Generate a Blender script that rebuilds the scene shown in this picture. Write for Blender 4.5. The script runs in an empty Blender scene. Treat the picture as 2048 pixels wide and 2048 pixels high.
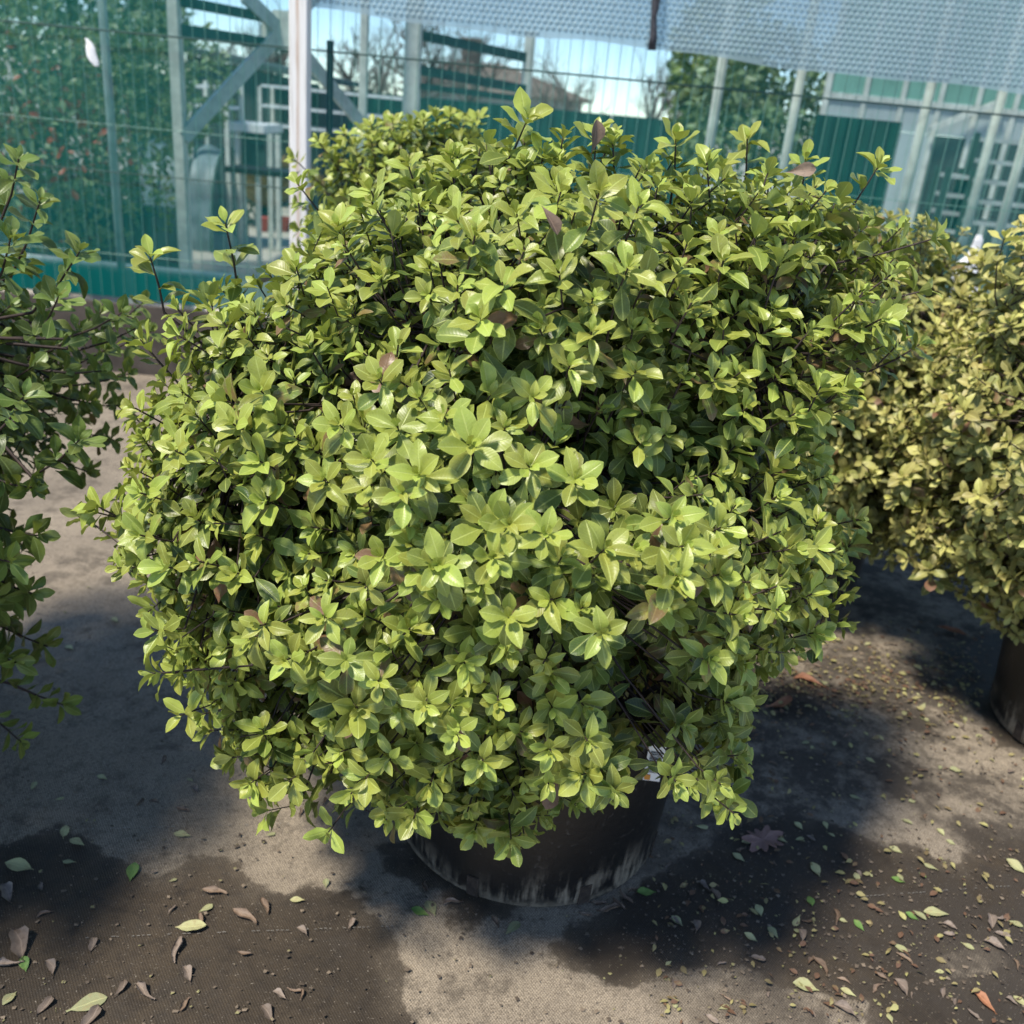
import bpy, math, random
import numpy as np
from mathutils import Vector, Matrix

random.seed(7)
RNG = np.random.default_rng(11)
SC = bpy.context.scene
COL = SC.collection

# ------------------------------------------------------------------ camera
CAM_H = 1.5
PITCH, ROLL, FPX = math.radians(23.2), math.radians(5.5), 1890.0   # focal length in px of the 2048 px photo
FW = np.array([0, math.cos(PITCH), -math.sin(PITCH)])
_r0 = np.array([1.0, 0, 0]); _u0 = np.array([0, math.sin(PITCH), math.cos(PITCH)])
RT = _r0 * math.cos(ROLL) + _u0 * math.sin(ROLL)
UP = _u0 * math.cos(ROLL) - _r0 * math.sin(ROLL)
EYE = np.array([0, 0, CAM_H])
cam_data = bpy.data.cameras.new('camera')
cam = bpy.data.objects.new('camera', cam_data); COL.objects.link(cam)
cam_data.sensor_fit = 'HORIZONTAL'; cam_data.sensor_width = 36.0
cam_data.lens = 36.0 * FPX / 2048.0
cam_data.clip_start = 0.02; cam_data.clip_end = 3000
m = Matrix.Identity(4)
for i in range(3):
    m[i][0] = RT[i]; m[i][1] = UP[i]; m[i][2] = -FW[i]; m[i][3] = EYE[i]
cam.matrix_world = m
cam_data.dof.use_dof = True
cam_data.dof.focus_distance = 1.36
cam_data.dof.aperture_fstop = 4.6
SC.camera = cam

# ------------------------------------------------------------------ sky, sun, exposure
SUN_EL = math.radians(60)
SUN_TO = np.array([-0.72, -0.70])                 # horizontal direction towards the sun (left, behind the camera)
SUN_TO = SUN_TO / np.linalg.norm(SUN_TO)
sun_vec = Vector((SUN_TO[0] * math.cos(SUN_EL), SUN_TO[1] * math.cos(SUN_EL), math.sin(SUN_EL)))
world = bpy.data.worlds.new('World'); SC.world = world; world.use_nodes = True
wn = world.node_tree; wn.nodes.clear()
sky_n = wn.nodes.new('ShaderNodeTexSky'); sky_n.sky_type = 'NISHITA'; sky_n.sun_disc = False
sky_n.sun_elevation = SUN_EL; sky_n.sun_rotation = math.atan2(SUN_TO[0], SUN_TO[1])
sky_n.air_density = 0.65; sky_n.dust_density = 0.0; sky_n.ozone_density = 1.2
bg = wn.nodes.new('ShaderNodeBackground'); bg.inputs['Strength'].default_value = 0.15
wo = wn.nodes.new('ShaderNodeOutputWorld')
wn.links.new(sky_n.outputs[0], bg.inputs[0]); wn.links.new(bg.outputs[0], wo.inputs[0])
sun_d = bpy.data.lights.new('sun', 'SUN'); sun_d.energy = 3.5; sun_d.angle = math.radians(7.0); sun_d.color = (1.0, 0.93, 0.81)
sun = bpy.data.objects.new('sun', sun_d); COL.objects.link(sun)
sun.rotation_euler = sun_vec.to_track_quat('Z', 'Y').to_euler(); sun.location = (-4, -3, 6)
SC.view_settings.view_transform = 'Standard'; SC.view_settings.look = 'None'
SC.view_settings.exposure = 0.78; SC.view_settings.gamma = 1.0; SC.view_settings.use_curve_mapping = False
SC.render.engine = 'CYCLES'
SC.cycles.max_bounces = 6; SC.cycles.diffuse_bounces = 2; SC.cycles.glossy_bounces = 2
SC.cycles.transmission_bounces = 4; SC.cycles.transparent_max_bounces = 12
SC.cycles.caustics_reflective = False; SC.cycles.caustics_refractive = False
SC.cycles.use_denoising = True

# ------------------------------------------------------------------ photo pixel -> place
def ray(x, y): return FW + RT * (x - 1024) / FPX + UP * (1024 - y) / FPX
def G(x, y, z=0.0):
    d = ray(x, y); return EYE + d * ((z - CAM_H) / d[2])
def P(x, y, Y):
    d = ray(x, y); return EYE + d * (Y / d[1])
def proj(p):
    v = np.asarray(p) - EYE; z = v @ FW
    return 1024 + FPX * (v @ RT) / z, 1024 - FPX * (v @ UP) / z, z
V = 2048 / 1932.0      # pixel lists read at the 1932 px view

# ------------------------------------------------------------------ materials
def nt(name):
    mt = bpy.data.materials.new(name); mt.use_nodes = True
    t = mt.node_tree; t.nodes.clear()
    out = t.nodes.new('ShaderNodeOutputMaterial')
    return mt, t, out
def N(t, typ, **kw):
    n = t.nodes.new(typ)
    for k, v in kw.items():
        if k in n.inputs: n.inputs[k].default_value = v
        else: setattr(n, k, v)
    return n
def L(t, a, b): t.links.new(a, b)
def mixc(t, fac, a, b, blend='MIX'):
    n = t.nodes.new('ShaderNodeMix'); n.data_type = 'RGBA'; n.blend_type = blend
    for sock, v in ((n.inputs[0], fac), (n.inputs[6], a), (n.inputs[7], b)):
        if hasattr(v, 'links') or hasattr(v, 'is_linked'): t.links.new(v, sock)
        elif isinstance(v, (int, float)): sock.default_value = v
        else: sock.default_value = (*v, 1) if len(v) == 3 else v
    return n.outputs[2]
def mth(t, op, a, b=0.0, c=0.0, clamp=False):
    n = t.nodes.new('ShaderNodeMath'); n.operation = op; n.use_clamp = clamp
    for i, v in enumerate((a, b, c)):
        if hasattr(v, 'is_linked'): t.links.new(v, n.inputs[i])
        else: n.inputs[i].default_value = v
    return n.outputs[0]
def ramp(t, fac, lo, hi):
    n = t.nodes.new('ShaderNodeMapRange'); n.interpolation_type = 'SMOOTHSTEP'
    n.inputs['From Min'].default_value = lo; n.inputs['From Max'].default_value = hi
    t.links.new(fac, n.inputs['Value']); return n.outputs[0]
def noise(t, scale, detail=3.0, rough=0.55, vec=None):
    n = t.nodes.new('ShaderNodeTexNoise'); n.inputs['Scale'].default_value = scale
    n.inputs['Detail'].default_value = detail; n.inputs['Roughness'].default_value = rough
    if vec is None:
        g = t.nodes.new('ShaderNodeNewGeometry'); vec = g.outputs['Position']
    t.links.new(vec, n.inputs['Vector']); return n.outputs['Fac']
def bump(t, h, strength=0.3, dist=0.01):
    b = t.nodes.new('ShaderNodeBump'); b.inputs['Strength'].default_value = strength; b.inputs['Distance'].default_value = dist
    t.links.new(h, b.inputs['Height']); return b.outputs[0]

def plain(name, col, rough=0.6, metal=0.0, var=0.25, scale=9.0, col2=None, bmp=0.15):
    """painted / worn surface: base colour broken up by two noises, light relief"""
    mt, t, out = nt(name)
    b = N(t, 'ShaderNodeBsdfPrincipled'); b.inputs['Roughness'].default_value = rough; b.inputs['Metallic'].default_value = metal
    n1 = noise(t, scale, 4); n2 = noise(t, scale * 7, 3)
    c2 = col2 or tuple(c * (1 - var) for c in col)
    c = mixc(t, ramp(t, n1, 0.35, 0.68), col, c2)
    c = mixc(t, mth(t, 'MULTIPLY', ramp(t, n2, 0.5, 0.75), var), c, tuple(x * 0.5 for x in col))
    L(t, c, b.inputs['Base Color'])
    L(t, mth(t, 'MULTIPLY_ADD', n1, 0.25, rough - 0.12), b.inputs['Roughness'])
    if bmp: L(t, bump(t, n2, bmp, 0.004), b.inputs['Normal'])
    L(t, b.outputs[0], out.inputs[0]); return mt

def leaf_material(name, new, old, bronze=(0.21, 0.105, 0.065), transl=0.22, rough=0.37, vein=1.0):
    """adaxial green with pale midrib, side veins and a thin pale margin; per-leaf age, shade and bronzing come from the mesh"""
    mt, t, out = nt(name)
    a_uv = N(t, 'ShaderNodeAttribute', attribute_name='luv'); a_t = N(t, 'ShaderNodeAttribute', attribute_name='tint')
    s = t.nodes.new('ShaderNodeSeparateXYZ'); L(t, a_uv.outputs['Vector'], s.inputs[0])
    q = t.nodes.new('ShaderNodeSeparateXYZ'); L(t, a_t.outputs['Vector'], q.inputs[0])
    ax = mth(t, 'ABSOLUTE', s.outputs[0])
    n1 = noise(t, 55, 3); n2 = noise(t, 320, 2)
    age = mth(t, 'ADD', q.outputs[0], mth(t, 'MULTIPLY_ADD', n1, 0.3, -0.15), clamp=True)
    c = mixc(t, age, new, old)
    hs = N(t, 'ShaderNodeHueSaturation')
    L(t, mth(t, 'MULTIPLY_ADD', q.outputs[1], 0.035, 0.480), hs.inputs['Hue'])
    L(t, mth(t, 'MULTIPLY_ADD', q.outputs[1], 0.4, 0.8), hs.inputs['Value'])
    L(t, c, hs.inputs['Color']); c = hs.outputs[0]
    # side veins: lines climbing from the midrib
    ph = mth(t, 'SUBTRACT', s.outputs[1], mth(t, 'MULTIPLY', ax, 0.16))
    w = mth(t, 'SINE', mth(t, 'MULTIPLY', ph, 74.0))
    vn = mth(t, 'MULTIPLY', ramp(t, w, 0.72, 1.0), 0.07 * vein)
    c = mixc(t, vn, c, tuple(min(1, x * 1.7 + 0.05) for x in new))
    edge = mth(t, 'MULTIPLY', ramp(t, ax, 0.86, 1.0), 0.35 * vein)
    c = mixc(t, edge, c, tuple(min(1, x * 1.3 + 0.03) for x in new))
    rib = mth(t, 'SUBTRACT', 1.0, ramp(t, ax, 0.02, 0.12))
    c = mixc(t, mth(t, 'MULTIPLY', rib, 0.6 * vein), c, tuple(min(1, x * 1.25 + 0.07) for x in new))
    br = mth(t, 'MULTIPLY', q.outputs[2], ramp(t, mth(t, 'ADD', n1, mth(t, 'MULTIPLY_ADD', q.outputs[2], 0.35, -0.2)), 0.36, 0.62))
    c = mixc(t, br, c, bronze)
    c = mixc(t, mth(t, 'MULTIPLY', ramp(t, n2, 0.60, 0.72), 0.22), c, tuple(x * 0.5 for x in old))
    c = mixc(t, mth(t, 'MULTIPLY', ramp(t, n2, 0.40, 0.28), 0.16), c, (0.42, 0.40, 0.30))      # dust and water marks
    geo = t.nodes.new('ShaderNodeNewGeometry')
    cb = mixc(t, mth(t, 'MULTIPLY', geo.outputs['Backfacing'], 0.4), c, (0.24, 0.29, 0.13))
    b = N(t, 'ShaderNodeBsdfPrincipled'); L(t, cb, b.inputs['Base Color'])
    L(t, mth(t, 'ADD', mth(t, 'MULTIPLY_ADD', n1, 0.22, rough - 0.1), mth(t, 'MULTIPLY', geo.outputs['Backfacing'], 0.25)), b.inputs['Roughness'])
    b.inputs['Specular IOR Level'].default_value = 0.45
    hgt = mth(t, 'ADD', mth(t, 'MULTIPLY', w, -0.07), mth(t, 'ADD', mth(t, 'MULTIPLY', rib, -0.8), mth(t, 'MULTIPLY', n1, 0.8)))
    L(t, bump(t, hgt, 0.35, 0.0012), b.inputs['Normal'])
    tr = N(t, 'ShaderNodeBsdfTranslucent')
    L(t, mixc(t, 0.5, c, (0.42, 0.52, 0.05)), tr.inputs['Color'])
    ms = N(t, 'ShaderNodeMixShader'); ms.inputs[0].default_value = transl
    L(t, b.outputs[0], ms.inputs[1]); L(t, tr.outputs[0], ms.inputs[2]); L(t, ms.outputs[0], out.inputs[0])
    return mt

M = {}
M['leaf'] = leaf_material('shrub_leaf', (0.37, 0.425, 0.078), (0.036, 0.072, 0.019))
M['leaf_shaded'] = leaf_material('shaded_shrub_leaf', (0.20, 0.27, 0.060), (0.045, 0.085, 0.024))  # leaf colour darkened to carry the shade this shrub stands in
M['leaf_yellow'] = leaf_material('yellow_shrub_leaf', (0.54, 0.50, 0.155), (0.15, 0.17, 0.050), rough=0.45)
M['leaf_hedge'] = leaf_material('hedge_leaf', (0.26, 0.34, 0.17), (0.03, 0.065, 0.03), bronze=(0.42, 0.06, 0.03))
M['twig'] = plain('twig_bark', (0.045, 0.028, 0.024), 0.7, var=0.4, scale=60)
M['bark'] = plain('tree_bark', (0.20, 0.15, 0.125), 0.9, var=0.4, scale=8)
M['galv'] = plain('galvanised_steel', (0.72, 0.72, 0.64), 0.55, 0.0, var=0.25, scale=14)
M['galv_dark'] = plain('weathered_green_steel', (0.045, 0.10, 0.085), 0.6, var=0.3, scale=10)
M['white_metal'] = plain('white_coated_shelf', (0.82, 0.82, 0.80), 0.5, var=0.12, scale=6)
M['shelf_grey'] = plain('grey_white_shelf', (0.50, 0.52, 0.50), 0.6, var=0.3, scale=5)
M['green_paint'] = plain('dark_green_paint', (0.012, 0.07, 0.055), 0.5, var=0.3, scale=5)
M['black_plastic'] = plain('black_plastic', (0.009, 0.009, 0.009), 0.55, var=0.3, scale=12)
M['grey_plastic'] = plain('grey_plastic', (0.28, 0.32, 0.31), 0.5, var=0.2, scale=5)
M['red_plastic'] = plain('red_plastic', (0.55, 0.07, 0.05), 0.5)
M['soil'] = plain('potting_soil', (0.05, 0.035, 0.025), 0.95, var=0.5, scale=60, bmp=0.6)
M['white_bag'] = plain('white_plastic_film', (0.85, 0.84, 0.82), 0.4, var=0.1, scale=20)
M['wall_render'] = plain('house_render', (0.42, 0.38, 0.33), 0.9, var=0.15, scale=1.5)
M['roof_tile'] = plain('brown_roof_tile', (0.26, 0.18, 0.14), 0.9, var=0.3, scale=2.5)
M['glass'] = plain('window_glass', (0.10, 0.13, 0.16), 0.15, var=0.2, scale=1.0, bmp=0)
M['shed'] = plain('dark_shed_boards', (0.06, 0.085, 0.08), 0.8, var=0.3, scale=3)
M['greenhouse_wall'] = plain('greenhouse_sheet', (0.50, 0.55, 0.54), 0.45, var=0.2, scale=1.3)
M['greenhouse_band'] = plain('pale_green_sheet', (0.22, 0.42, 0.33), 0.5, var=0.25, scale=2)
M['dark_opening'] = plain('dark_greenhouse_opening', (0.05, 0.075, 0.072), 0.3, var=0.4, scale=1.5)  # dark colour standing in for the unlit greenhouse openings
M['board'] = plain('weathered_base_board', (0.075, 0.060, 0.048), 0.85, var=0.45, scale=6)
M['yard'] = plain('pale_concrete_yard', (0.50, 0.45, 0.38), 0.9, var=0.2, scale=0.8)
M['tan_grass'] = leaf_material('dry_tan_grass', (0.66, 0.40, 0.18), (0.36, 0.22, 0.09), transl=0.1, rough=0.7, vein=0.2)
M['white_flower'] = leaf_material('pale_flower_leaf', (0.62, 0.66, 0.55), (0.18, 0.28, 0.12), vein=0.3)
M['label_white'] = plain('label_card', (0.80, 0.79, 0.76), 0.5, var=0.08)
M['ink'] = plain('printed_ink', (0.02, 0.02, 0.02), 0.6)
M['orange'] = plain('orange_print', (0.75, 0.30, 0.04), 0.5)
M['tunnel_film'] = plain('tunnel_film', (0.20, 0.26, 0.28), 0.5, var=0.35, scale=3, col2=(0.06, 0.09, 0.10))
M['wire'] = plain('pale_green_wire', (0.12, 0.27, 0.22), 0.5, var=0.15, scale=20)
M['wire_dark'] = plain('dark_green_wire', (0.02, 0.07, 0.06), 0.5)
M['thread'] = plain('white_stitch_thread', (0.26, 0.24, 0.21), 0.8, var=0.3, scale=40)
M['strap'] = plain('dark_strap', (0.055, 0.055, 0.065), 0.8, var=0.5, scale=50)

def net_material():
    mt, t, out = nt('green_shade_net')
    d = N(t, 'ShaderNodeBsdfDiffuse'); d.inputs['Color'].default_value = (0.006, 0.140, 0.125, 1)
    tl = N(t, 'ShaderNodeBsdfTranslucent'); tl.inputs['Color'].default_value = (0.004, 0.11, 0.095, 1)
    m1 = N(t, 'ShaderNodeMixShader'); m1.inputs[0].default_value = 0.35
    L(t, d.outputs[0], m1.inputs[1]); L(t, tl.outputs[0], m1.inputs[2])
    tp = N(t, 'ShaderNodeBsdfTransparent'); tp.inputs['Color'].default_value = (0.84, 0.97, 1.0, 1)
    g = t.nodes.new('ShaderNodeNewGeometry'); sp = t.nodes.new('ShaderNodeSeparateXYZ'); L(t, g.outputs['Position'], sp.inputs[0])
    n1 = noise(t, 2.2, 3)
    st = t.nodes.new('ShaderNodeMapping'); st.inputs['Scale'].default_value = (40, 1, 1.2)
    L(t, g.outputs['Position'], st.inputs[0]); n2 = noise(t, 1.0, 3, 0.6, st.outputs[0])
    fac = mth(t, 'ADD', mth(t, 'MULTIPLY', n1, 0.22), mth(t, 'MULTIPLY', n2, 0.22))
    fac = mth(t, 'ADD', fac, 0.17)
    fac = mth(t, 'ADD', fac, mth(t, 'MULTIPLY', ramp(t, sp.outputs[0], -1.55, -2.05), 0.16))      # sunlit haze at the left end, painted as denser net
    lo = N(t, 'ShaderNodeMapRange'); lo.inputs['From Min'].default_value = 0.60; lo.inputs['From Max'].default_value = 0.53
    L(t, sp.outputs[2], lo.inputs['Value'])
    fac = mth(t, 'ADD', fac, mth(t, 'MULTIPLY', lo.outputs[0], 0.42), clamp=True)
    ms = N(t, 'ShaderNodeMixShader'); L(t, fac, ms.inputs[0])
    L(t, tp.outputs[0], ms.inputs[1]); L(t, m1.outputs[0], ms.inputs[2]); L(t, ms.outputs[0], out.inputs[0])
    return mt
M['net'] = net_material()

def film_material():
    mt, t, out = nt('bubble_film')
    d = N(t, 'ShaderNodeBsdfPrincipled'); d.inputs['Base Color'].default_value = (0.42, 0.55, 0.58, 1); d.inputs['Roughness'].default_value = 0.3
    tl = N(t, 'ShaderNodeBsdfTranslucent'); tl.inputs['Color'].default_value = (0.42, 0.55, 0.59, 1)
    m1 = N(t, 'ShaderNodeMixShader'); m1.inputs[0].default_value = 0.45
    L(t, d.outputs[0], m1.inputs[1]); L(t, tl.outputs[0], m1.inputs[2])
    tp = N(t, 'ShaderNodeBsdfTransparent'); tp.inputs['Color'].default_value = (0.9, 0.95, 0.98, 1)
    lw = N(t, 'ShaderNodeLayerWeight'); lw.inputs['Blend'].default_value = 0.35
    fac = mth(t, 'ADD', mth(t, 'MULTIPLY', lw.outputs['Facing'], 0.5), mth(t, 'MULTIPLY_ADD', noise(t, 3.0, 2), 0.25, 0.58), clamp=True)
    ms = N(t, 'ShaderNodeMixShader'); L(t, fac, ms.inputs[0])
    L(t, tp.outputs[0], ms.inputs[1]); L(t, m1.outputs[0], ms.inputs[2]); L(t, ms.outputs[0], out.inputs[0])
    return mt
M['film'] = film_material()

def cloth_material():
    mt, t, out = nt('woven_ground_cloth')
    a = N(t, 'ShaderNodeAttribute', attribute_name='wet')
    g = t.nodes.new('ShaderNodeNewGeometry'); pos = g.outputs['Position']
    sp = t.nodes.new('ShaderNodeSeparateXYZ'); L(t, pos, sp.inputs[0])
    nE = noise(t, 11, 6, 0.62); nF = noise(t, 60, 3)
    sd = mth(t, 'ADD', a.outputs['Fac'], mth(t, 'ADD', mth(t, 'MULTIPLY_ADD', nE, 0.10, -0.05), mth(t, 'MULTIPLY_ADD', nF, 0.03, -0.015)))
    wet = mth(t, 'MULTIPLY_ADD', ramp(t, sd, 0.006, -0.008), 0.72, mth(t, 'MULTIPLY', ramp(t, mth(t, 'ADD', sd, mth(t, 'MULTIPLY_ADD', noise(t, 5, 4, .6), .16, -.08)), 0.03, -0.07), 0.28))
    # weave: two crossed fine waves
    wx = mth(t, 'SINE', mth(t, 'MULTIPLY', sp.outputs[0], 2 * math.pi / 0.0056))
    wy = mth(t, 'SINE', mth(t, 'MULTIPLY', sp.outputs[1], 2 * math.pi / 0.0078))
    weave = mth(t, 'MULTIPLY', wx, wy)
    n1 = noise(t, 2.5, 5, 0.6); n2 = noise(t, 30, 5, 0.65); n3 = noise(t, 140, 3, 0.6)
    dry = mixc(t, ramp(t, n1, 0.3, 0.7), (0.47, 0.39, 0.290), (0.34, 0.282, 0.212))
    dry = mixc(t, mth(t, 'MULTIPLY', ramp(t, n2, 0.48, 0.72), 0.5), dry, (0.16, 0.13, 0.10))
    dry = mixc(t, mth(t, 'MULTIPLY', ramp(t, n3, 0.50, 0.72), 0.6), dry, (0.14, 0.11, 0.085))
    wetc = mixc(t, ramp(t, n1, 0.35, 0.65), (0.045, 0.034, 0.023), (0.082, 0.060, 0.038))
    wetc = mixc(t, mth(t, 'MULTIPLY', ramp(t, n2, 0.45, 0.7), 0.75), wetc, (0.028, 0.021, 0.015))
    wetc = mixc(t, mth(t, 'MULTIPLY', ramp(t, n3, 0.62, 0.78), 0.5), wetc, (0.16, 0.125, 0.09))
    c = mixc(t, wet, dry, wetc)
    g1 = noise(t, 3.1, 6, .68); g2 = noise(t, 17, 5, .7)
    gm = mth(t, 'MULTIPLY', ramp(t, mth(t, 'ADD', g1, mth(t, 'MULTIPLY', g2, .55)), .66, .86), ramp(t, mth(t, 'ADD', sp.outputs[0], mth(t, 'MULTIPLY', sp.outputs[1], .25)), .35, 1.15))
    gm2 = mth(t, 'MULTIPLY', ramp(t, mth(t, 'ADD', g1, g2), 1.02, 1.22), .5)
    c = mixc(t, mth(t, 'MAXIMUM', mth(t, 'MULTIPLY', gm, .85), gm2), c, (0.055, 0.045, 0.036))
    n4 = noise(t, 420, 2, .6)
    c = mixc(t, mth(t, 'MULTIPLY', ramp(t, n4, .42, .62), .5), c, (0.035, 0.028, 0.022))
    c = mixc(t, mth(t, 'MULTIPLY', ramp(t, noise(t, 260, 2), .66, .74), .5), c, (0.50, 0.44, 0.36))
    c = mixc(t, mth(t, 'MULTIPLY_ADD', weave, 0.24, 0.24), c, (0.03, 0.025, 0.02))
    b = N(t, 'ShaderNodeBsdfPrincipled'); L(t, c, b.inputs['Base Color'])
    L(t, mth(t, 'SUBTRACT', 0.95, mth(t, 'MULTIPLY', wet, mth(t, 'MULTIPLY_ADD', n2, 0.3, 0.12))), b.inputs['Roughness'])
    b.inputs['Specular IOR Level'].default_value = 0.3
    h = mth(t, 'ADD', mth(t, 'MULTIPLY', weave, 0.25), mth(t, 'ADD', mth(t, 'MULTIPLY', n2, 1.2), mth(t, 'MULTIPLY', n3, 0.6)))
    L(t, bump(t, h, 0.5, 0.003), b.inputs['Normal'])
    L(t, b.outputs[0], out.inputs[0]); return mt
M['cloth'] = cloth_material()

def pot_material():
    mt, t, out = nt('dirty_black_pot')
    g = t.nodes.new('ShaderNodeNewGeometry'); sp = t.nodes.new('ShaderNodeSeparateXYZ'); L(t, g.outputs['Position'], sp.inputs[0])
    n1 = noise(t, 9, 5, 0.65); n2 = noise(t, 70, 3); n0 = noise(t, 3.3, 3)
    mp = t.nodes.new('ShaderNodeMapping'); mp.inputs['Scale'].default_value = (60, 60, 7); mp.inputs['Rotation'].default_value = (0.3, 0.5, 0)
    L(t, g.outputs['Position'], mp.inputs[0]); ns = noise(t, 1, 4, 0.6, mp.outputs[0])
    low = ramp(t, mth(t, 'ADD', sp.outputs[2], mth(t, 'MULTIPLY_ADD', n0, 0.34, -0.17)), 0.16, 0.0)
    dirt = mth(t, 'MULTIPLY', low, ramp(t, mth(t, 'ADD', mth(t, 'MULTIPLY', ns, 0.6), mth(t, 'MULTIPLY', n1, 0.55)), 0.53, 0.68))
    c = mixc(t, mth(t, 'MULTIPLY', n1, 0.5), (0.007, 0.007, 0.007), (0.018, 0.0175, 0.017))
    c = mixc(t, mth(t, 'MULTIPLY', ramp(t, n2, 0.62, 0.75), 0.4), c, (0.11, 0.10, 0.09))
    ring = mth(t, 'MULTIPLY', ramp(t, mth(t, 'ADD', sp.outputs[2], mth(t, 'MULTIPLY_ADD', n1, 0.05, -0.025)), 0.045, 0.012), ramp(t, n2, 0.30, 0.55))
    dirt = mth(t, 'MAXIMUM', dirt, ring)
    c = mixc(t, mth(t, 'MULTIPLY', dirt, 0.85), c, (0.27, 0.225, 0.165))
    b = N(t, 'ShaderNodeBsdfPrincipled'); L(t, c, b.inputs['Base Color'])
    L(t, mth(t, 'MULTIPLY_ADD', dirt, 0.4, 0.42), b.inputs['Roughness'])
    L(t, bump(t, mth(t, 'ADD', n2, mth(t, 'MULTIPLY', n1, 1.2)), 0.25, 0.004), b.inputs['Normal'])
    L(t, b.outputs[0], out.inputs[0]); return mt
M['pot'] = pot_material()

def post_material():
    mt, t, out = nt('white_painted_timber')
    tc = t.nodes.new('ShaderNodeTexCoord'); sp = t.nodes.new('ShaderNodeSeparateXYZ'); L(t, tc.outputs['Object'], sp.inputs[0])
    mp = t.nodes.new('ShaderNodeMapping'); mp.inputs['Scale'].default_value = (70, 70, 3); L(t, tc.outputs['Object'], mp.inputs[0])
    n = noise(t, 1, 4, 0.6, mp.outputs[0]); n1 = noise(t, 8, 3)
    streak = mth(t, 'SUBTRACT', 1.0, ramp(t, mth(t, 'ABSOLUTE', mth(t, 'ADD', sp.outputs[0], mth(t, 'MULTIPLY_ADD', n1, 0.01, -0.003))), 0.002, 0.012))
    c = mixc(t, ramp(t, n, 0.45, 0.75), (0.76, 0.74, 0.70), (0.50, 0.47, 0.42))
    c = mixc(t, mth(t, 'MULTIPLY', streak, mth(t, 'MULTIPLY_ADD', n1, 0.6, 0.2)), c, (0.40, 0.20, 0.08))
    b = N(t, 'ShaderNodeBsdfPrincipled'); L(t, c, b.inputs['Base Color']); b.inputs['Roughness'].default_value = 0.7
    L(t, bump(t, n, 0.3, 0.003), b.inputs['Normal']); L(t, b.outputs[0], out.inputs[0]); return mt
M['post'] = post_material()

def dead_material(name, a, b_, c_):
    mt, t, out = nt(name)
    oi = t.nodes.new('ShaderNodeObjectInfo'); a_uv = N(t, 'ShaderNodeAttribute', attribute_name='luv')
    s = t.nodes.new('ShaderNodeSeparateXYZ'); L(t, a_uv.outputs['Vector'], s.inputs[0]); ax = mth(t, 'ABSOLUTE', s.outputs[0])
    n1 = noise(t, 90, 4, 0.6)
    c = mixc(t, oi.outputs['Random'], a, b_)
    c = mixc(t, mth(t, 'MULTIPLY', ramp(t, n1, 0.45, 0.7), 0.6), c, c_)
    rib = mth(t, 'SUBTRACT', 1.0, ramp(t, ax, 0.03, 0.1))
    c = mixc(t, mth(t, 'MULTIPLY', rib, 0.4), c, tuple(min(1, x * 1.5) for x in a))
    p = N(t, 'ShaderNodeBsdfPrincipled'); L(t, c, p.inputs['Base Color']); p.inputs['Roughness'].default_value = 0.65
    L(t, bump(t, n1, 0.5, 0.002), p.inputs['Normal']); L(t, p.outputs[0], out.inputs[0]); return mt
M['fall_green'] = dead_material('pale_fallen_leaf', (0.42, 0.41, 0.20), (0.26, 0.27, 0.14), (0.30, 0.24, 0.12))
M['fall_brown'] = dead_material('brown_fallen_leaf', (0.24, 0.17, 0.12), (0.13, 0.085, 0.055), (0.07, 0.045, 0.03))
M['fall_grey'] = dead_material('grey_fallen_leaf', (0.26, 0.205, 0.165), (0.15, 0.115, 0.09), (0.09, 0.065, 0.05))
M['fall_orange'] = dead_material('orange_fallen_leaf', (0.40, 0.18, 0.095), (0.31, 0.13, 0.06), (0.20, 0.085, 0.04))
M['fall_oak'] = dead_material('purple_brown_leaf', (0.20, 0.115, 0.095), (0.17, 0.10, 0.085), (0.11, 0.065, 0.05))
M['fall_deep'] = dead_material('fresh_fallen_leaf', (0.12, 0.22, 0.05), (0.07, 0.15, 0.035), (0.20, 0.26, 0.07))

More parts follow.
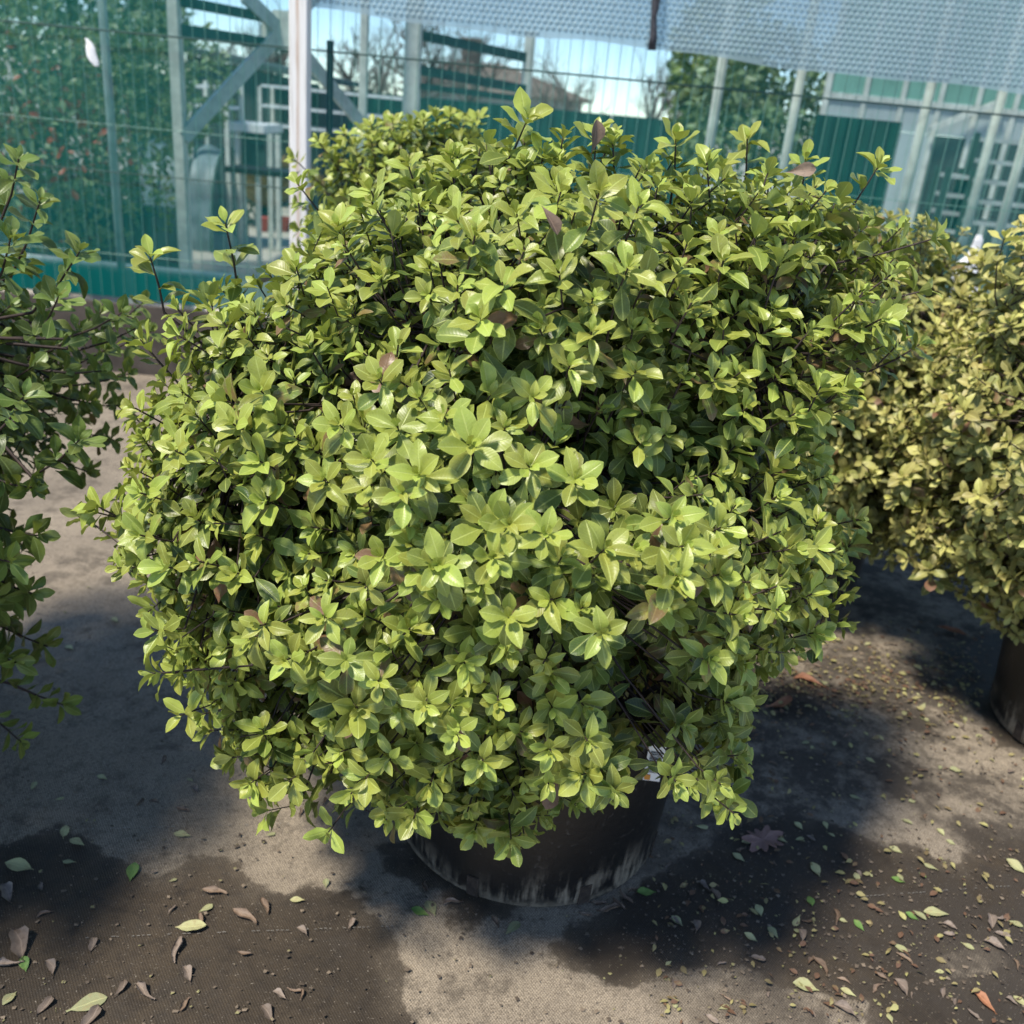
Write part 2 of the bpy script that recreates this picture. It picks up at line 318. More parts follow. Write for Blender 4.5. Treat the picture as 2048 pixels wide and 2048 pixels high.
# ------------------------------------------------------------------ mesh helpers
ORG = {}
def root(name, label, cat, loc, group=None, kind=None):
    o = bpy.data.objects.new(name, None); COL.objects.link(o); o.empty_display_size = 0.1
    o.location = loc; ORG[o.name] = np.array(loc, float); tag(o, label, cat, group, kind); return o
def tag(o, label=None, cat=None, group=None, kind=None):
    if label: o['label'] = label
    if cat: o['category'] = cat
    if group: o['group'] = group
    if kind: o['kind'] = kind
    return o
class MB:
    def __init__(s): s.v = []; s.f = []
    def add(s, vs, fs):
        k = len(s.v); s.v += [tuple(map(float, p)) for p in vs]; s.f += [tuple(i + k for i in f) for f in fs]; return s
    def box(s, lo, hi, bev=0.0):
        x0, y0, z0 = lo; x1, y1, z1 = hi
        if bev <= 0:
            return s.add([(x0,y0,z0),(x1,y0,z0),(x1,y1,z0),(x0,y1,z0),(x0,y0,z1),(x1,y0,z1),(x1,y1,z1),(x0,y1,z1)],
                         [(0,3,2,1),(4,5,6,7),(0,1,5,4),(1,2,6,5),(2,3,7,6),(3,0,4,7)])
        b = bev; out = []
        for z in (z0, z1):
            out += [(x0+b,y0,z),(x1-b,y0,z),(x1,y0+b,z),(x1,y1-b,z),(x1-b,y1,z),(x0+b,y1,z),(x0,y1-b,z),(x0,y0+b,z)]
        return s.add(out, [(i,(i+1)%8,8+(i+1)%8,8+i) for i in range(8)] + [tuple(range(7,-1,-1)), tuple(range(8,16))])
    def beam(s, a, b, w, h, up=(0, 0, 1)):
        """rectangular bar from a to b, w wide sideways, h high"""
        a = np.array(a, float); b = np.array(b, float); d = b - a; d /= np.linalg.norm(d)
        u = np.array(up, float); sd = np.cross(d, u)
        if np.linalg.norm(sd) < 1e-4: sd = np.cross(d, (0, 1.0, 0))
        sd /= np.linalg.norm(sd); u = np.cross(sd, d)
        c = [(-w/2,-h/2),(w/2,-h/2),(w/2,h/2),(-w/2,h/2)]
        return s.add([a + sd*x + u*y for x, y in c] + [b + sd*x + u*y for x, y in c],
                     [(0,1,2,3),(7,6,5,4),(0,4,5,1),(1,5,6,2),(2,6,7,3),(3,7,4,0)])
    def tube(s, pts, rad, n=6, cap=True):
        pts = [np.array(p, float) for p in pts]
        rad = rad if hasattr(rad, '__len__') else [rad] * len(pts)
        vs = []; fs = []
        prev = None
        for i, p in enumerate(pts):
            d = pts[min(i+1, len(pts)-1)] - pts[max(i-1, 0)]; d = d / (np.linalg.norm(d) + 1e-9)
            ref = prev if prev is not None else (np.array([0,0,1.0]) if abs(d[2]) < 0.9 else np.array([1.0,0,0]))
            u = ref - d * (ref @ d); u /= (np.linalg.norm(u) + 1e-9); w = np.cross(d, u); prev = u
            for k in range(n):
                a = 2 * math.pi * k / n; vs.append(p + (u * math.cos(a) + w * math.sin(a)) * rad[i])
        for i in range(len(pts) - 1):
            for k in range(n):
                fs.append((i*n+k, i*n+(k+1)%n, (i+1)*n+(k+1)%n, (i+1)*n+k))
        if cap: fs += [tuple(range(n-1, -1, -1)), tuple(range((len(pts)-1)*n, len(pts)*n))]
        return s.add(vs, fs)
    def lathe(s, prof, c, n=48):
        vs = []; fs = []
        for r, z in prof:
            for k in range(n):
                a = 2 * math.pi * k / n; vs.append((c[0] + r*math.cos(a), c[1] + r*math.sin(a), c[2] + z))
        for i in range(len(prof)-1):
            for k in range(n):
                fs.append((i*n+k, i*n+(k+1)%n, (i+1)*n+(k+1)%n, (i+1)*n+k))
        return s.add(vs, fs)
    def build(s, name, mat, parent=None, smooth=False, org=None, kind=None, label=None):
        o0 = ORG[parent.name] if parent is not None else (np.array(org, float) if org is not None else np.zeros(3))
        me = bpy.data.meshes.new(name)
        me.from_pydata([tuple(np.array(p) - o0) for p in s.v], [], s.f); me.update()
        return fin(me, name, mat, parent, o0, smooth, kind, label)
def fin(me, name, mat, parent, o0, smooth=False, kind=None, label=None):
    if mat is not None: me.materials.append(mat)
    if smooth: me.polygons.foreach_set('use_smooth', np.ones(len(me.polygons), bool))
    o = bpy.data.objects.new(name, me); COL.objects.link(o)
    if parent is not None: o.parent = parent
    else: o.location = o0
    ORG[o.name] = np.array(o0, float)
    if kind: o['kind'] = kind
    if label: o['label'] = label
    return o

# ------------------------------------------------------------------ leaves
def leaf_template(hi=True, fold=0.25, droop=0.2, wave=0.0, twist=0.0, kind=0):
    if hi:
        ts = np.array([0, .10, .26, .43, .60, .77, .91, 1.0]); xs = np.array([-1, -.55, 0, .55, 1.0])
        ws = np.array([[.05,.13,.50,.82,1.0,.88,.48,.02],[.05,.15,.62,.95,1.0,.80,.42,.02],[.05,.10,.36,.70,.98,.98,.62,.04]][kind])
    else:
        ts = np.array([0, .22, .5, .8, 1.0]); xs = np.array([-1, 0, 1.0]); ws = np.array([.05,.45,.98,.80,.03])
    v = []; uv = []
    for t, w in zip(ts, ws):
        for x in xs:
            X = x * w * 0.5
            Z = fold * abs(x) * w * 0.5 * (1 - 0.45 * abs(x)) - droop * t * t + 0.10 * t * (1 - t) * 2 * fold
            Z += wave * math.sin(t * 9 + (2 if x > 0 else 0)) * abs(x) * w * 0.12 + twist * x * w * t * 0.3
            v.append((X, t, Z)); uv.append((x, t, 0))
    c = len(xs); f = []
    for i in range(len(ts) - 1):
        for j in range(c - 1):
            f.append((i*c+j, i*c+j+1, (i+1)*c+j+1, (i+1)*c+j))
    return np.array(v), np.array(f), np.array(uv)
TPL_HI = [leaf_template(True, .30, .16, .3, .05, 0), leaf_template(True, .55, .28, .2, -.1, 1), leaf_template(True, .18, .05, .5, .12, 2),
          leaf_template(True, .42, -.10, .3, .0, 0), leaf_template(True, .25, .42, .4, -.15, 1), leaf_template(True, .70, .10, .2, .1, 2),
          leaf_template(True, .9, .55, .3, .3, 0), leaf_template(True, .1, .30, .9, -.35, 1), leaf_template(True, .35, -.28, .5, .25, 2), leaf_template(True, -.25, .2, .6, .1, 1)]
TPL_LO = [leaf_template(False, .35, .2), leaf_template(False, .5, .05), leaf_template(False, .2, .35)]

class Leaves:
    """arrays of leaves: base, direction, normal, length, width ratio, tint (age, shade, bronze), template id"""
    def __init__(s): s.b = []; s.d = []; s.n = []; s.l = []; s.w = []; s.t = []; s.k = []
    def put(s, b, d, n, l, w, tint, k=None):
        s.b.append(b); s.d.append(d); s.n.append(n); s.l.append(l); s.w.append(w); s.t.append(tint); s.k.append(random.randrange(60) if k is None else k)
    def arrays(s):
        b = np.array(s.b); d = np.array(s.d); n = np.array(s.n)
        d /= np.linalg.norm(d, axis=1)[:, None]; n = n - d * (n * d).sum(1)[:, None]; n /= (np.linalg.norm(n, axis=1)[:, None] + 1e-9)
        return b, d, n, np.array(s.l), np.array(s.w), np.array(s.t), np.array(s.k)
def leaf_geometry(arr, tpl, sel):
    """vertex, face and attribute arrays for the selected leaves"""
    b, d, n, l, w, tn, k = [a[sel] for a in arr]
    VS, FS, UV, TN = [], [], [], []; off = 0
    for q in range(len(tpl)):
        i = np.where(k % len(tpl) == q)[0]
        if len(i) == 0: continue
        tv, tf, tu = tpl[q]; sd = np.cross(d[i], n[i])
        p = b[i][:, None] + l[i][:, None, None] * (tv[None, :, 1, None] * d[i][:, None] + (tv[None, :, 0, None] * w[i][:, None, None]) * sd[:, None] + tv[None, :, 2, None] * 0.8 * n[i][:, None])
        nv = len(tv); VS.append(p.reshape(-1, 3))
        FS.append((tf[None] + (np.arange(len(i)) * nv)[:, None, None] + off).reshape(-1, 4)); off += len(i) * nv
        UV.append(np.tile(tu, (len(i), 1))); TN.append(np.repeat(tn[i], nv, 0))
    return np.concatenate(VS), np.concatenate(FS), np.concatenate(UV), np.concatenate(TN)
def quad_mesh(name, VS, FS, UV=None, TN=None):
    me = bpy.data.meshes.new(name)
    me.vertices.add(len(VS)); me.vertices.foreach_set('co', VS.astype(np.float32).ravel())
    me.loops.add(FS.size); me.loops.foreach_set('vertex_index', FS.astype(np.int32).ravel())
    me.polygons.add(len(FS)); me.polygons.foreach_set('loop_start', np.arange(0, FS.size, 4, dtype=np.int32))
    me.update(calc_edges=True)
    for nm, A in (('luv', UV), ('tint', TN)):
        if A is not None:
            at = me.attributes.new(nm, 'FLOAT_VECTOR', 'POINT'); at.data.foreach_set('vector', A.astype(np.float32).ravel())
    me.polygons.foreach_set('use_smooth', np.ones(len(FS), bool))
    return me
PENDING = []     # (parent, material, arrays, templates): leaves are split into single leaves and a mass once all shrubs exist
def finish_leaves(limit=300):
    G_ = 768
    ids, px_, py_, dz = [], [], [], []
    base = 0
    for par, mat, arr, tpl, lim in PENDING:
        b, d, n, l, w = arr[:5]; sd = np.cross(d, n)
        for u, v in ((0, .15), (0, .35), (0, .55), (0, .75), (0, .92), (.3, .4), (-.3, .4), (.35, .6), (-.35, .6), (.25, .8), (-.25, .8), (.15, .5), (-.15, .5), (.15, .7), (-.15, .7)):
            p = b + l[:, None] * (v * d + u * w[:, None] * sd)
            X, Y, Z = proj(p)
            ids.append(np.arange(len(b)) + base); px_.append(X); py_.append(Y); dz.append(Z)
        base += len(b)
    ids = np.concatenate(ids); X = np.concatenate(px_) * G_ / 2048; Y = np.concatenate(py_) * G_ / 2048; Z = np.concatenate(dz)
    ok = (X >= 0) & (X < G_) & (Y >= 0) & (Y < G_) & (Z > 0.1)
    ids, X, Y, Z = ids[ok], X[ok], Y[ok], Z[ok]
    cell = Y.astype(int) * G_ + X.astype(int)
    o = np.lexsort((Z, cell)); first = np.ones(len(o), bool); first[1:] = cell[o][1:] != cell[o][:-1]
    vis = np.bincount(ids[o][first], minlength=base)
    base = 0
    for par, mat, arr, tpl, lim in PENDING:
        k = len(arr[0]); vv = vis[base:base + k]; base += k
        top = np.argsort(-vv, kind='stable')[:lim]; top = top[vv[top] > 0]
        mask = np.ones(k, bool); mask[top] = False
        o0 = ORG[par.name]
        for i in top:
            VS, FS, UV, TN = leaf_geometry(arr, tpl, np.array([i]))
            c = arr[0][i]
            ob = fin(quad_mesh('leaf', VS - c, FS, UV, TN), 'leaf', mat, par, c)
            ob.location = c - o0
        VS, FS, UV, TN = leaf_geometry(arr, tpl, mask)
        ob = fin(quad_mesh('foliage', VS - o0, FS, UV, TN), 'foliage', mat, par, o0); ob['kind'] = 'stuff'

def unit(v): v = np.asarray(v, float); return v / (np.linalg.norm(v) + 1e-9)
def perp(a):
    r = np.array([0, 0, 1.0]) if abs(a[2]) < 0.9 else np.array([1.0, 0, 0])
    u = unit(np.cross(a, r)); return u, np.cross(a, u)
def sprig(LV, tip, axis, size=0.046, n=10, age=0.0, bronze=0.0, spread=1.0, stem=0.05, rnd=random):
    """a shoot end: a few small upright leaves, an open whorl of young leaves, older darker leaves down the stem"""
    axis = unit(axis); u, w = perp(axis); ph = rnd.random() * 6.28
    n_bud = 3 if n > 7 else 1; n_whorl = min(6, n - n_bud); n_old = max(0, n - n_bud - n_whorl) + (3 if n > 6 else 0)
    for i in range(n_bud + n_whorl + n_old):
        a = ph + i * 2.399 + rnd.uniform(-.2, .2)
        r = u * math.cos(a) + w * math.sin(a)
        if i < n_bud: th, ln, ag, z = rnd.uniform(18, 38), rnd.uniform(.38, .58), rnd.uniform(-.05, .10), 0.0
        elif i < n_bud + n_whorl:
            f = (i - n_bud) / max(1, n_whorl - 1); th, ln, ag, z = 48 + 26 * f + rnd.uniform(-10, 10), rnd.uniform(.72, 1.0) + .12 * f, .02 + .20 * f + rnd.uniform(-.06, .08), .006 + .012 * f
        else:
            f = (i - n_bud - n_whorl + 1) / max(1, n_old); th, ln, ag, z = 80 + 24 * f + rnd.uniform(-14, 14), rnd.uniform(.9, 1.2), .42 + .38 * f + rnd.uniform(-.12, .12), .018 + stem * f
        th = math.radians(th * spread)
        d = axis * math.cos(th) + r * math.sin(th) + np.array([0, 0, -0.10 * (th > 1.2)])
        nn = axis * math.sin(th) - r * math.cos(th) + np.array([rnd.uniform(-.15, .15), rnd.uniform(-.15, .15), rnd.uniform(-.05, .2)])
        bz = rnd.uniform(.5, 1.0) if (i >= n_bud + n_whorl - 1 and rnd.random() < (0.03 + bronze)) else rnd.uniform(0, .10)
        LV.put(tip - axis * z, d, nn, size * ln, rnd.uniform(.42, .56), (min(1, max(0, age + ag)), rnd.random(), bz))

class Envelope:
    """rounded crown whose radius varies with direction"""
    def __init__(s, C, dirs, rad, kappa=26.0, lump=0.05, seed=1):
        s.C = np.array(C, float); s.D = np.array([unit(d) for d in dirs]); s.r = np.array(rad, float); s.k = kappa
        g = np.random.default_rng(seed); s.ld = g.normal(size=(14, 3)); s.ld /= np.linalg.norm(s.ld, axis=1)[:, None]
        s.lf = g.uniform(5, 13, 14); s.lp = g.uniform(0, 6.28, 14); s.lump = lump
    def R(s, U):
        U = np.atleast_2d(U); w = np.exp(s.k * (U @ s.D.T - 1)) + 1e-6
        r = (w * s.r).sum(1) / w.sum(1)
        return r * (1 + s.lump * np.sin((U @ s.ld.T) * s.lf + s.lp).sum(1) / 3.0)
    def gap(s, U):
        return (np.sin((U @ s.ld[:7].T) * s.lf[:7] * 1.9 + s.lp[:7] * 2).sum(1)) / 2.0
    def hit(s, x, y, shrink=1.02):
        d = unit(ray(x, y)); tc = (s.C - EYE) @ d
        for t in np.linspace(max(.3, tc - 1.0), tc + 0.02, 90):
            p = EYE + d * t; v = p - s.C; q = np.linalg.norm(v)
            if q < s.R(v / q)[0] * shrink: return p
        return EYE + d * tc
def poisson(pts, rmin):
    keep = []; cell = {}
    for i, p in enumerate(pts):
        c = tuple((p / rmin).astype(int)); ok = True
        for a in (-1, 0, 1):
            for b in (-1, 0, 1):
                for e in (-1, 0, 1):
                    for j in cell.get((c[0]+a, c[1]+b, c[2]+e), ()):
                        if ((pts[j] - p) ** 2).sum() < rmin * rmin: ok = False; break
                    if not ok: break
                if not ok: break
            if not ok: break
        if ok: keep.append(i); cell.setdefault(c, []).append(i)
    return keep
def rand_dirs(n, g):
    v = g.normal(size=(n, 3)); return v / np.linalg.norm(v, axis=1)[:, None]

def stems_of(par, base, env, n, g, mat, r0=0.012, zmin=0.0, reach=0.72):
    """main stems fanning out of the pot; returns their points so that shoots can join them"""
    pts = []
    for i in range(n):
        a = 2 * math.pi * (i + g.uniform(-.3, .3)) / n; el = g.uniform(.15, 1.0)
        d = unit([math.cos(a) * (1.15 - el), math.sin(a) * (1.15 - el), el + .12]); R = env.R(d)[0] * reach
        end = env.C + d * R; b = np.array(base) + np.array([math.cos(a), math.sin(a), 0]) * g.uniform(.0, .05)
        c1 = b + np.array([0, 0, 1]) * (env.C[2] - b[2]) * g.uniform(.4, .8) + d * np.array([.06, .06, 0])
        seg = []
        for t in np.linspace(0, 1, 8):
            p = (1-t)**2 * b + 2*t*(1-t) * c1 + t*t * end + g.normal(size=3) * .008 * (t > 0) * (t < 1); seg.append(p)
        mb = MB(); mb.tube(seg, list(np.linspace(r0 * g.uniform(.8, 1.2), r0 * .35, 8)), 6); mb.build('stem', mat, par, True)
        pts += seg[2:]
    return np.array(pts)
def twig(mb, tip, axis, target, r=0.0016, k=0.85):
    a = np.array(tip) - unit(axis) * 0.06; e = a + (target - a) * k
    mid = (a + e) / 2 + np.array([0, 0, -0.02]); mb.tube([tip, a, mid, e], [r * .8, r, r * 1.25, r * 1.6], 4, False)

def shrub(par, env, mat, base, g, n_out, rmin, size, tpl_lo=True, fixed=(), hollow=(), keepout=None, zmin=0.1, back=0.35, bronze=0.05,
          age0=0.0, shells=((.88, 1.0), (.74, .86), (.56, .70)), fill=2200, nleaf=10, n_stem=12, up=0.45, lim=300, extra=None, age_j=.16, gapk=.55, shoots=0, inside=None):
    rnd = random.Random(int(g.integers(1e9)))
    hiL = Leaves(); loL = Leaves(); tw = MB()
    sp = stems_of(par, base, env, n_stem, g, M['twig'])
    placed = []
    def join(tip, axis): q = sp[np.argmin(((sp - tip) ** 2).sum(1))]; twig(tw, tip, axis, q)
    for (x, y, sz, nl, ag, bz) in fixed:
        p = env.hit(x * V, y * V); nrm = unit(p - env.C); ax = unit(nrm * .9 + unit(EYE - p) * .35 + np.array([0, 0, up * .8]))
        sprig(hiL, p, ax, sz * .92, nl, ag, bz, rnd=rnd); join(p, ax); placed.append(p)
    if extra: extra(hiL, tw, sp, rnd)
    for i in range(shoots):
        u_ = rand_dirs(1, g)[0]
        if u_[2] < -.35 or (u_ @ unit(EYE - env.C)) < -.25: continue
        R_ = env.R(u_)[0]; ax = unit(u_ + np.array([0, 0, .5]) + g.normal(size=3) * .3); a_ = env.C + u_ * R_ * (g.uniform(.96, 1.07) if u_ @ unit(EYE - env.C) < .6 else g.uniform(.90, .98)); b_ = a_ - ax * g.uniform(.09, .17)
        X, Y, _ = proj(a_)
        if inside is not None and not inside(np.array([X]), np.array([Y]), 1.0)[0]: continue
        if any(math.hypot(X - hx*V, Y - hy*V) < hr * 1.5 for hx, hy, hr in hollow): continue
        sz = size * rnd.uniform(.7, 1.2); sprig(hiL, a_, ax, sz, rnd.randint(5, 9), age0, bronze, .85, .04, rnd=rnd)
        for f in np.arange(.3, 1.0, .14):
            p = a_ + (b_ - a_) * f; u, w = perp(ax); an = rnd.random() * 6.28; r = u * math.cos(an) + w * math.sin(an)
            hiL.put(p, unit(r + ax * .7), unit(ax - r * .5 + np.array([0, 0, .3])), sz * rnd.uniform(.7, 1.1), .46, (.15 + .4 * f, rnd.random(), .6 if rnd.random() < bronze else 0))
        tw.tube([a_, (a_ + b_) / 2 + g.normal(size=3) * .003, b_, b_ + (sp[np.argmin(((sp - b_) ** 2).sum(1))] - b_) * .9], [.0013, .0020, .0024, .003], 5, False)
    for si, (a, b) in enumerate(shells):
        U = rand_dirs(int(n_out * 9), g); rr = env.R(U) * g.uniform(a, b, len(U)); pts = env.C + U * rr[:, None]
        ok = (pts[:, 2] > zmin)
        toward = (U @ unit(EYE - env.C)); ok &= (toward > -0.15) | (g.random(len(U)) < back)
        if keepout: ok &= ~((np.hypot(pts[:, 0]-keepout[0], pts[:, 1]-keepout[1]) < keepout[2]) & (pts[:, 2] < keepout[3]))
        if si == 0: ok &= env.gap(U) > -gapk
        if inside is not None: X, Y, _ = proj(pts); ok &= inside(X, Y, .965)
        if len(hollow):
            X, Y, _ = proj(pts)
            for hx, hy, hr in hollow: ok &= ~((np.hypot(X - hx*V, Y - hy*V) < hr) & (toward > 0) )
        pts = pts[ok]; U = U[ok]
        allp = np.concatenate([np.array(placed).reshape(-1, 3), pts]) if (si == 0 and placed) else pts
        kp = poisson(allp, rmin * (1.0, 1.05, 1.1)[si]); off = len(allp) - len(pts)
        for j in kp:
            if j < off: continue
            p = allp[j]; nrm = U[j - off]
            ax = unit(nrm + np.array([0, 0, up]) + np.array(sun_vec) * .2 + g.normal(size=3) * .36)
            if si == 0:
                ag = age0 + g.normal() * age_j * .6 + .06
                big = g.random(); sz = size * (0.66 + .62 * big)
                sprig(loL if tpl_lo else hiL, p, ax, sz, int(nleaf + g.integers(-4, 5)), ag, bronze, rnd.uniform(.72, 1.15), rnd.uniform(.03, .08), rnd=rnd)
                join(p, ax)
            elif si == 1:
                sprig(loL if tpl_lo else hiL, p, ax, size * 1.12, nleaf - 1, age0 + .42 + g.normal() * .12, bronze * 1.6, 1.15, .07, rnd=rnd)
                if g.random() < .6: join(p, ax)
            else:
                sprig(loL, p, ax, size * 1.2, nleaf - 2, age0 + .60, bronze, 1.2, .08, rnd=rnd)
    U = rand_dirs(fill, g); pts = env.C + U * (env.R(U) * g.uniform(.35, .74, fill))[:, None]
    fx, fy, _ = proj(pts)
    for p, u_, qx, qy in zip(pts, U, fx, fy):
        if p[2] < zmin + .05: continue
        if any(math.hypot(qx - hx*V, qy - hy*V) < hr * .8 for hx, hy, hr in hollow if hy > 1420 or np.linalg.norm(p - env.C) > .38): continue
        if keepout and math.hypot(p[0]-keepout[0], p[1]-keepout[1]) < keepout[2] and p[2] < keepout[3]: continue
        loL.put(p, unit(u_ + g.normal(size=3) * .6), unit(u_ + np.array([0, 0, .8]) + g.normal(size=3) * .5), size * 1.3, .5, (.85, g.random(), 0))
    tw.build('twigs', M['twig'], par, True, kind='stuff')
    if hiL.b: PENDING.append((par, mat, hiL.arrays(), TPL_HI, lim))
    if loL.b: PENDING.append((par, mat, loL.arrays(), TPL_LO, lim if not hiL.b else 0))

# ================================================================== setting: ground
YF = 4.9                                                              # the fence line
g0 = MB(); g0.add([(-1500, -300, -0.006), (1500, -300, -0.006), (1500, 2500, -0.006), (-1500, 2500, -0.006)], [(0, 1, 2, 3)])
go = g0.build('ground', M['yard']); tag(go, 'pale concrete yard behind the green netting', kind='structure')

WET_AND_SHADE = [[(-400,1700),(0,1695),(83,1666),(124,1651),(161,1678),(215,1707),(244,1707),(282,1744),(310,1755),(335,1748),(389,1713),(439,1721),(476,1732),(501,1761),(509,1773),(542,1771),(567,1784),(613,1773),(662,1786),(696,1786),(729,1810),(766,1831),(784,1873),(800,1920),(816,1965),(830,2060),(835,2400),(-500,2400)],
       [(735,1680),(750,1706),(775,1743),(824,1768),(874,1789),(890,1834),(886,1851),(915,1867),(944,1863),(982,1851),(1064,1842),(1010,1790),(850,1690)],
       [(1155,1845),(1102,1897),(1108,1934),(1155,1961),(1219,1977),(1304,1961),(1389,1950),(1484,1934),(1537,1972),(1632,1993),(1738,2009),(1740,2060),(1740,2400),(2700,2400),(2700,1690),(2048,1680),(2003,1685),(1972,1654),(1940,1660),(1918,1738),(1844,1696),(1780,1685),(1738,1675),(1654,1648),(1569,1632),(1484,1654),(1378,1696),(1293,1760),(1219,1823)],
       [(1880,1280),(2100,1260),(2100,1500),(1990,1500),(1950,1420),(1880,1380)],  # dark ground below the right shrubs, mostly shade put into the colour
       [(1480,1390),(1600,1370),(1640,1420),(1560,1440)], [(700,1770),(730,1765),(745,1790),(720,1800)]]
DRY = [[(1866,1929),(1908,1903),(1982,1897),(2014,1929),(1961,1950),(1897,1961)]]
def poly_sd(pts, poly):
    q = np.array([G(*p)[:2] for p in poly]); d = np.full(len(pts), 1e9); ins = np.zeros(len(pts), bool)
    for i in range(len(q)):
        a, b = q[i], q[(i+1) % len(q)]; ab = b - a; t = np.clip(((pts - a) @ ab) / (ab @ ab + 1e-12), 0, 1)
        d = np.minimum(d, np.linalg.norm(pts - a - t[:, None] * ab, axis=1))
        c = ((a[1] > pts[:, 1]) != (b[1] > pts[:, 1])); xx = a[0] + (pts[:, 1] - a[1]) / (b[1] - a[1] + 1e-12) * ab[0]; ins ^= c & (pts[:, 0] < xx)
    return np.where(ins, -d, d)
nx, ny = 281, 261
gx, gy = np.meshgrid(np.linspace(-2.8, 2.8, nx), np.linspace(-0.35, YF, ny)); xy = np.stack([gx.ravel(), gy.ravel()], 1)
sd = np.full(len(xy), 9.0)
for w_ in WET_AND_SHADE: sd = np.minimum(sd, poly_sd(xy, w_))
for w_ in DRY: sd = np.maximum(sd, -poly_sd(xy, w_))
zz = 0.004 + 0.0015 * (np.sin(xy[:, 0] * 7 + 1.3 * np.sin(xy[:, 1] * 5)) + np.sin(xy[:, 1] * 9.3 + xy[:, 0] * 3))
VS = np.column_stack([xy, zz]); ii = np.arange(nx * ny).reshape(ny, nx)
FS = np.stack([ii[:-1, :-1].ravel(), ii[:-1, 1:].ravel(), ii[1:, 1:].ravel(), ii[1:, :-1].ravel()], 1)
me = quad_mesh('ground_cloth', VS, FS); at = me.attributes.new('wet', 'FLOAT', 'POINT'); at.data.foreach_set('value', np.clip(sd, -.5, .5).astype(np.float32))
cloth = fin(me, 'ground_cloth', M['cloth'], None, np.zeros(3)); tag(cloth, 'tan woven ground cloth with dark wet and shade-painted patches under the pots', kind='structure')
for a, b in (((20, 1668), (600, 1652)), ((100, 1884), (790, 1858)), ((1700, 1800), (2048, 1775)), ((60, 1425), (420, 1418))):
    mb = MB(); A, B = G(*a), G(*b); n = int(np.linalg.norm(B - A) / 0.009)
    for i in range(n):
        if random.random() < .42: continue
        p = A + (B - A) * i / n; q = A + (B - A) * (i + random.uniform(.45, .75)) / n; o_ = np.array([0, random.uniform(-.0008, .0008), .0086])
        mb.beam(p + o_, q + o_, .0009, .0006)
    mb.build('stitch_thread', M['thread'], cloth, kind='stuff')

# ================================================================== fence, net, film, post
fence = root('wire_mesh_fence', 'pale green welded wire mesh fence carrying the green netting', 'fence', (0, YF, 0))
for i in range(112):
    x = -3.3 + i * 0.059; mb = MB(); mb.tube([(x, YF, .36), (x, YF, 2.38)], .0016, 4); mb.build('wire', M['wire'], fence)
for z in (.62, 1.24, 2.02):
    mb = MB(); mb.tube([(-3.35, YF + .006, z), (3.35, YF + .006, z)], .0016, 4); mb.build('wire', M['wire'], fence)
for z in (1.650, 1.02):
    mb = MB(); mb.tube([(-3.35, YF - .010, z), (3.35, YF - .010, z + .012)], .0045 if z > 1.5 else .003, 5); mb.build('tension_wire', M['wire_dark'], fence)
for x, zt in ((P(657, 80, YF)[0], P(657, 80, YF)[2]), (-3.34, 2.5), (3.34, 2.5)):
    mb = MB(); mb.tube([(x, YF + .04, 0), (x, YF + .04, zt)], .017, 10); mb.build('fence_post', M['green_paint'], fence, True)
nb = MB(); nxn, nzn = 160, 40
zb = .385
for j in range(nzn + 1):
    z = zb + (2.36 - zb) * j / nzn
    for i in range(nxn + 1):
        x = -3.4 + 6.8 * i / nxn
        nb.v.append((x, YF + .016 + .006 * math.sin(x * 5 + z * 3) + .004 * math.sin(x * 17), z + (.012 * math.sin(x * 2.1) if j == 0 else 0)))
for j in range(nzn):
    for i in range(nxn):
        a = j * (nxn + 1) + i; nb.f.append((a, a + 1, a + nxn + 2, a + nxn + 1))
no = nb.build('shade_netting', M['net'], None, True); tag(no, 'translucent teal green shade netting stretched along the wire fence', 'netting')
for k in range(3):
    mb = MB(); x0 = -3.4 + k * 2.27; mb.box((x0 + .006, YF - .035, 0.004), (x0 + 2.262, YF + .005, .372), .004)
    b = mb.build('base_board', M['board'], None, org=(x0 + 1.13, YF, 0))
    tag(b, ['weathered brown base board under the netting beside the dark shrub', 'weathered brown base board under the netting behind the pale shrub', 'weathered brown base board under the netting behind the yellow shrub'][k], 'board', 'base boards along the fence')
# white timber post
pt = P(601, 200, YF - .12); pb = MB(); pb.box((pt[0] - .043, YF - .165, .004), (pt[0] + .043, YF - .085, 2.7), .006)
po = pb.build('timber_post', M['post'], None, org=(pt[0], YF - .12, 0)); tag(po, 'white painted timber post with a rusty streak in front of the netting', 'post')
# bubble film hanging from above over the inside of the fence
YB = YF - .06
film = root('bubble_film', 'pale translucent bubble film hanging over the upper netting', 'plastic film', (0.6, YB, 1.75))
xa, xb = P(622, 18, YB)[0], 2.9
def edge_z(x):
    t = (x - xa) / (P(2048, 190, YB)[0] - xa); z0, z1 = P(622, 18, YB)[2], P(2048, 190, YB)[2]
    return z0 + (z1 - z0) * t + .008 * math.sin(x * 4.1) + .004 * math.sin(x * 11)
def film_y(x, z): return YB + .012 * math.sin(x * 3 + z * 2) + .006 * math.sin(x * 9 - z * 5)
sb = MB(); ni, nj = 90, 16
for i in range(ni + 1):
    x = xa + (xb - xa) * i / ni
    for j in range(nj + 1):
        z = edge_z(x) + (2.36 - edge_z(x)) * j / nj; sb.v.append((x, film_y(x, z), z))
for i in range(ni):
    for j in range(nj):
        a = i * (nj + 1) + j; sb.f.append((a, a + nj + 1, a + nj + 2, a + 1))
sb.build('film_sheet', M['film'], film, True)
bb = MB(); pitch = .028
row = 0; z = 1.74
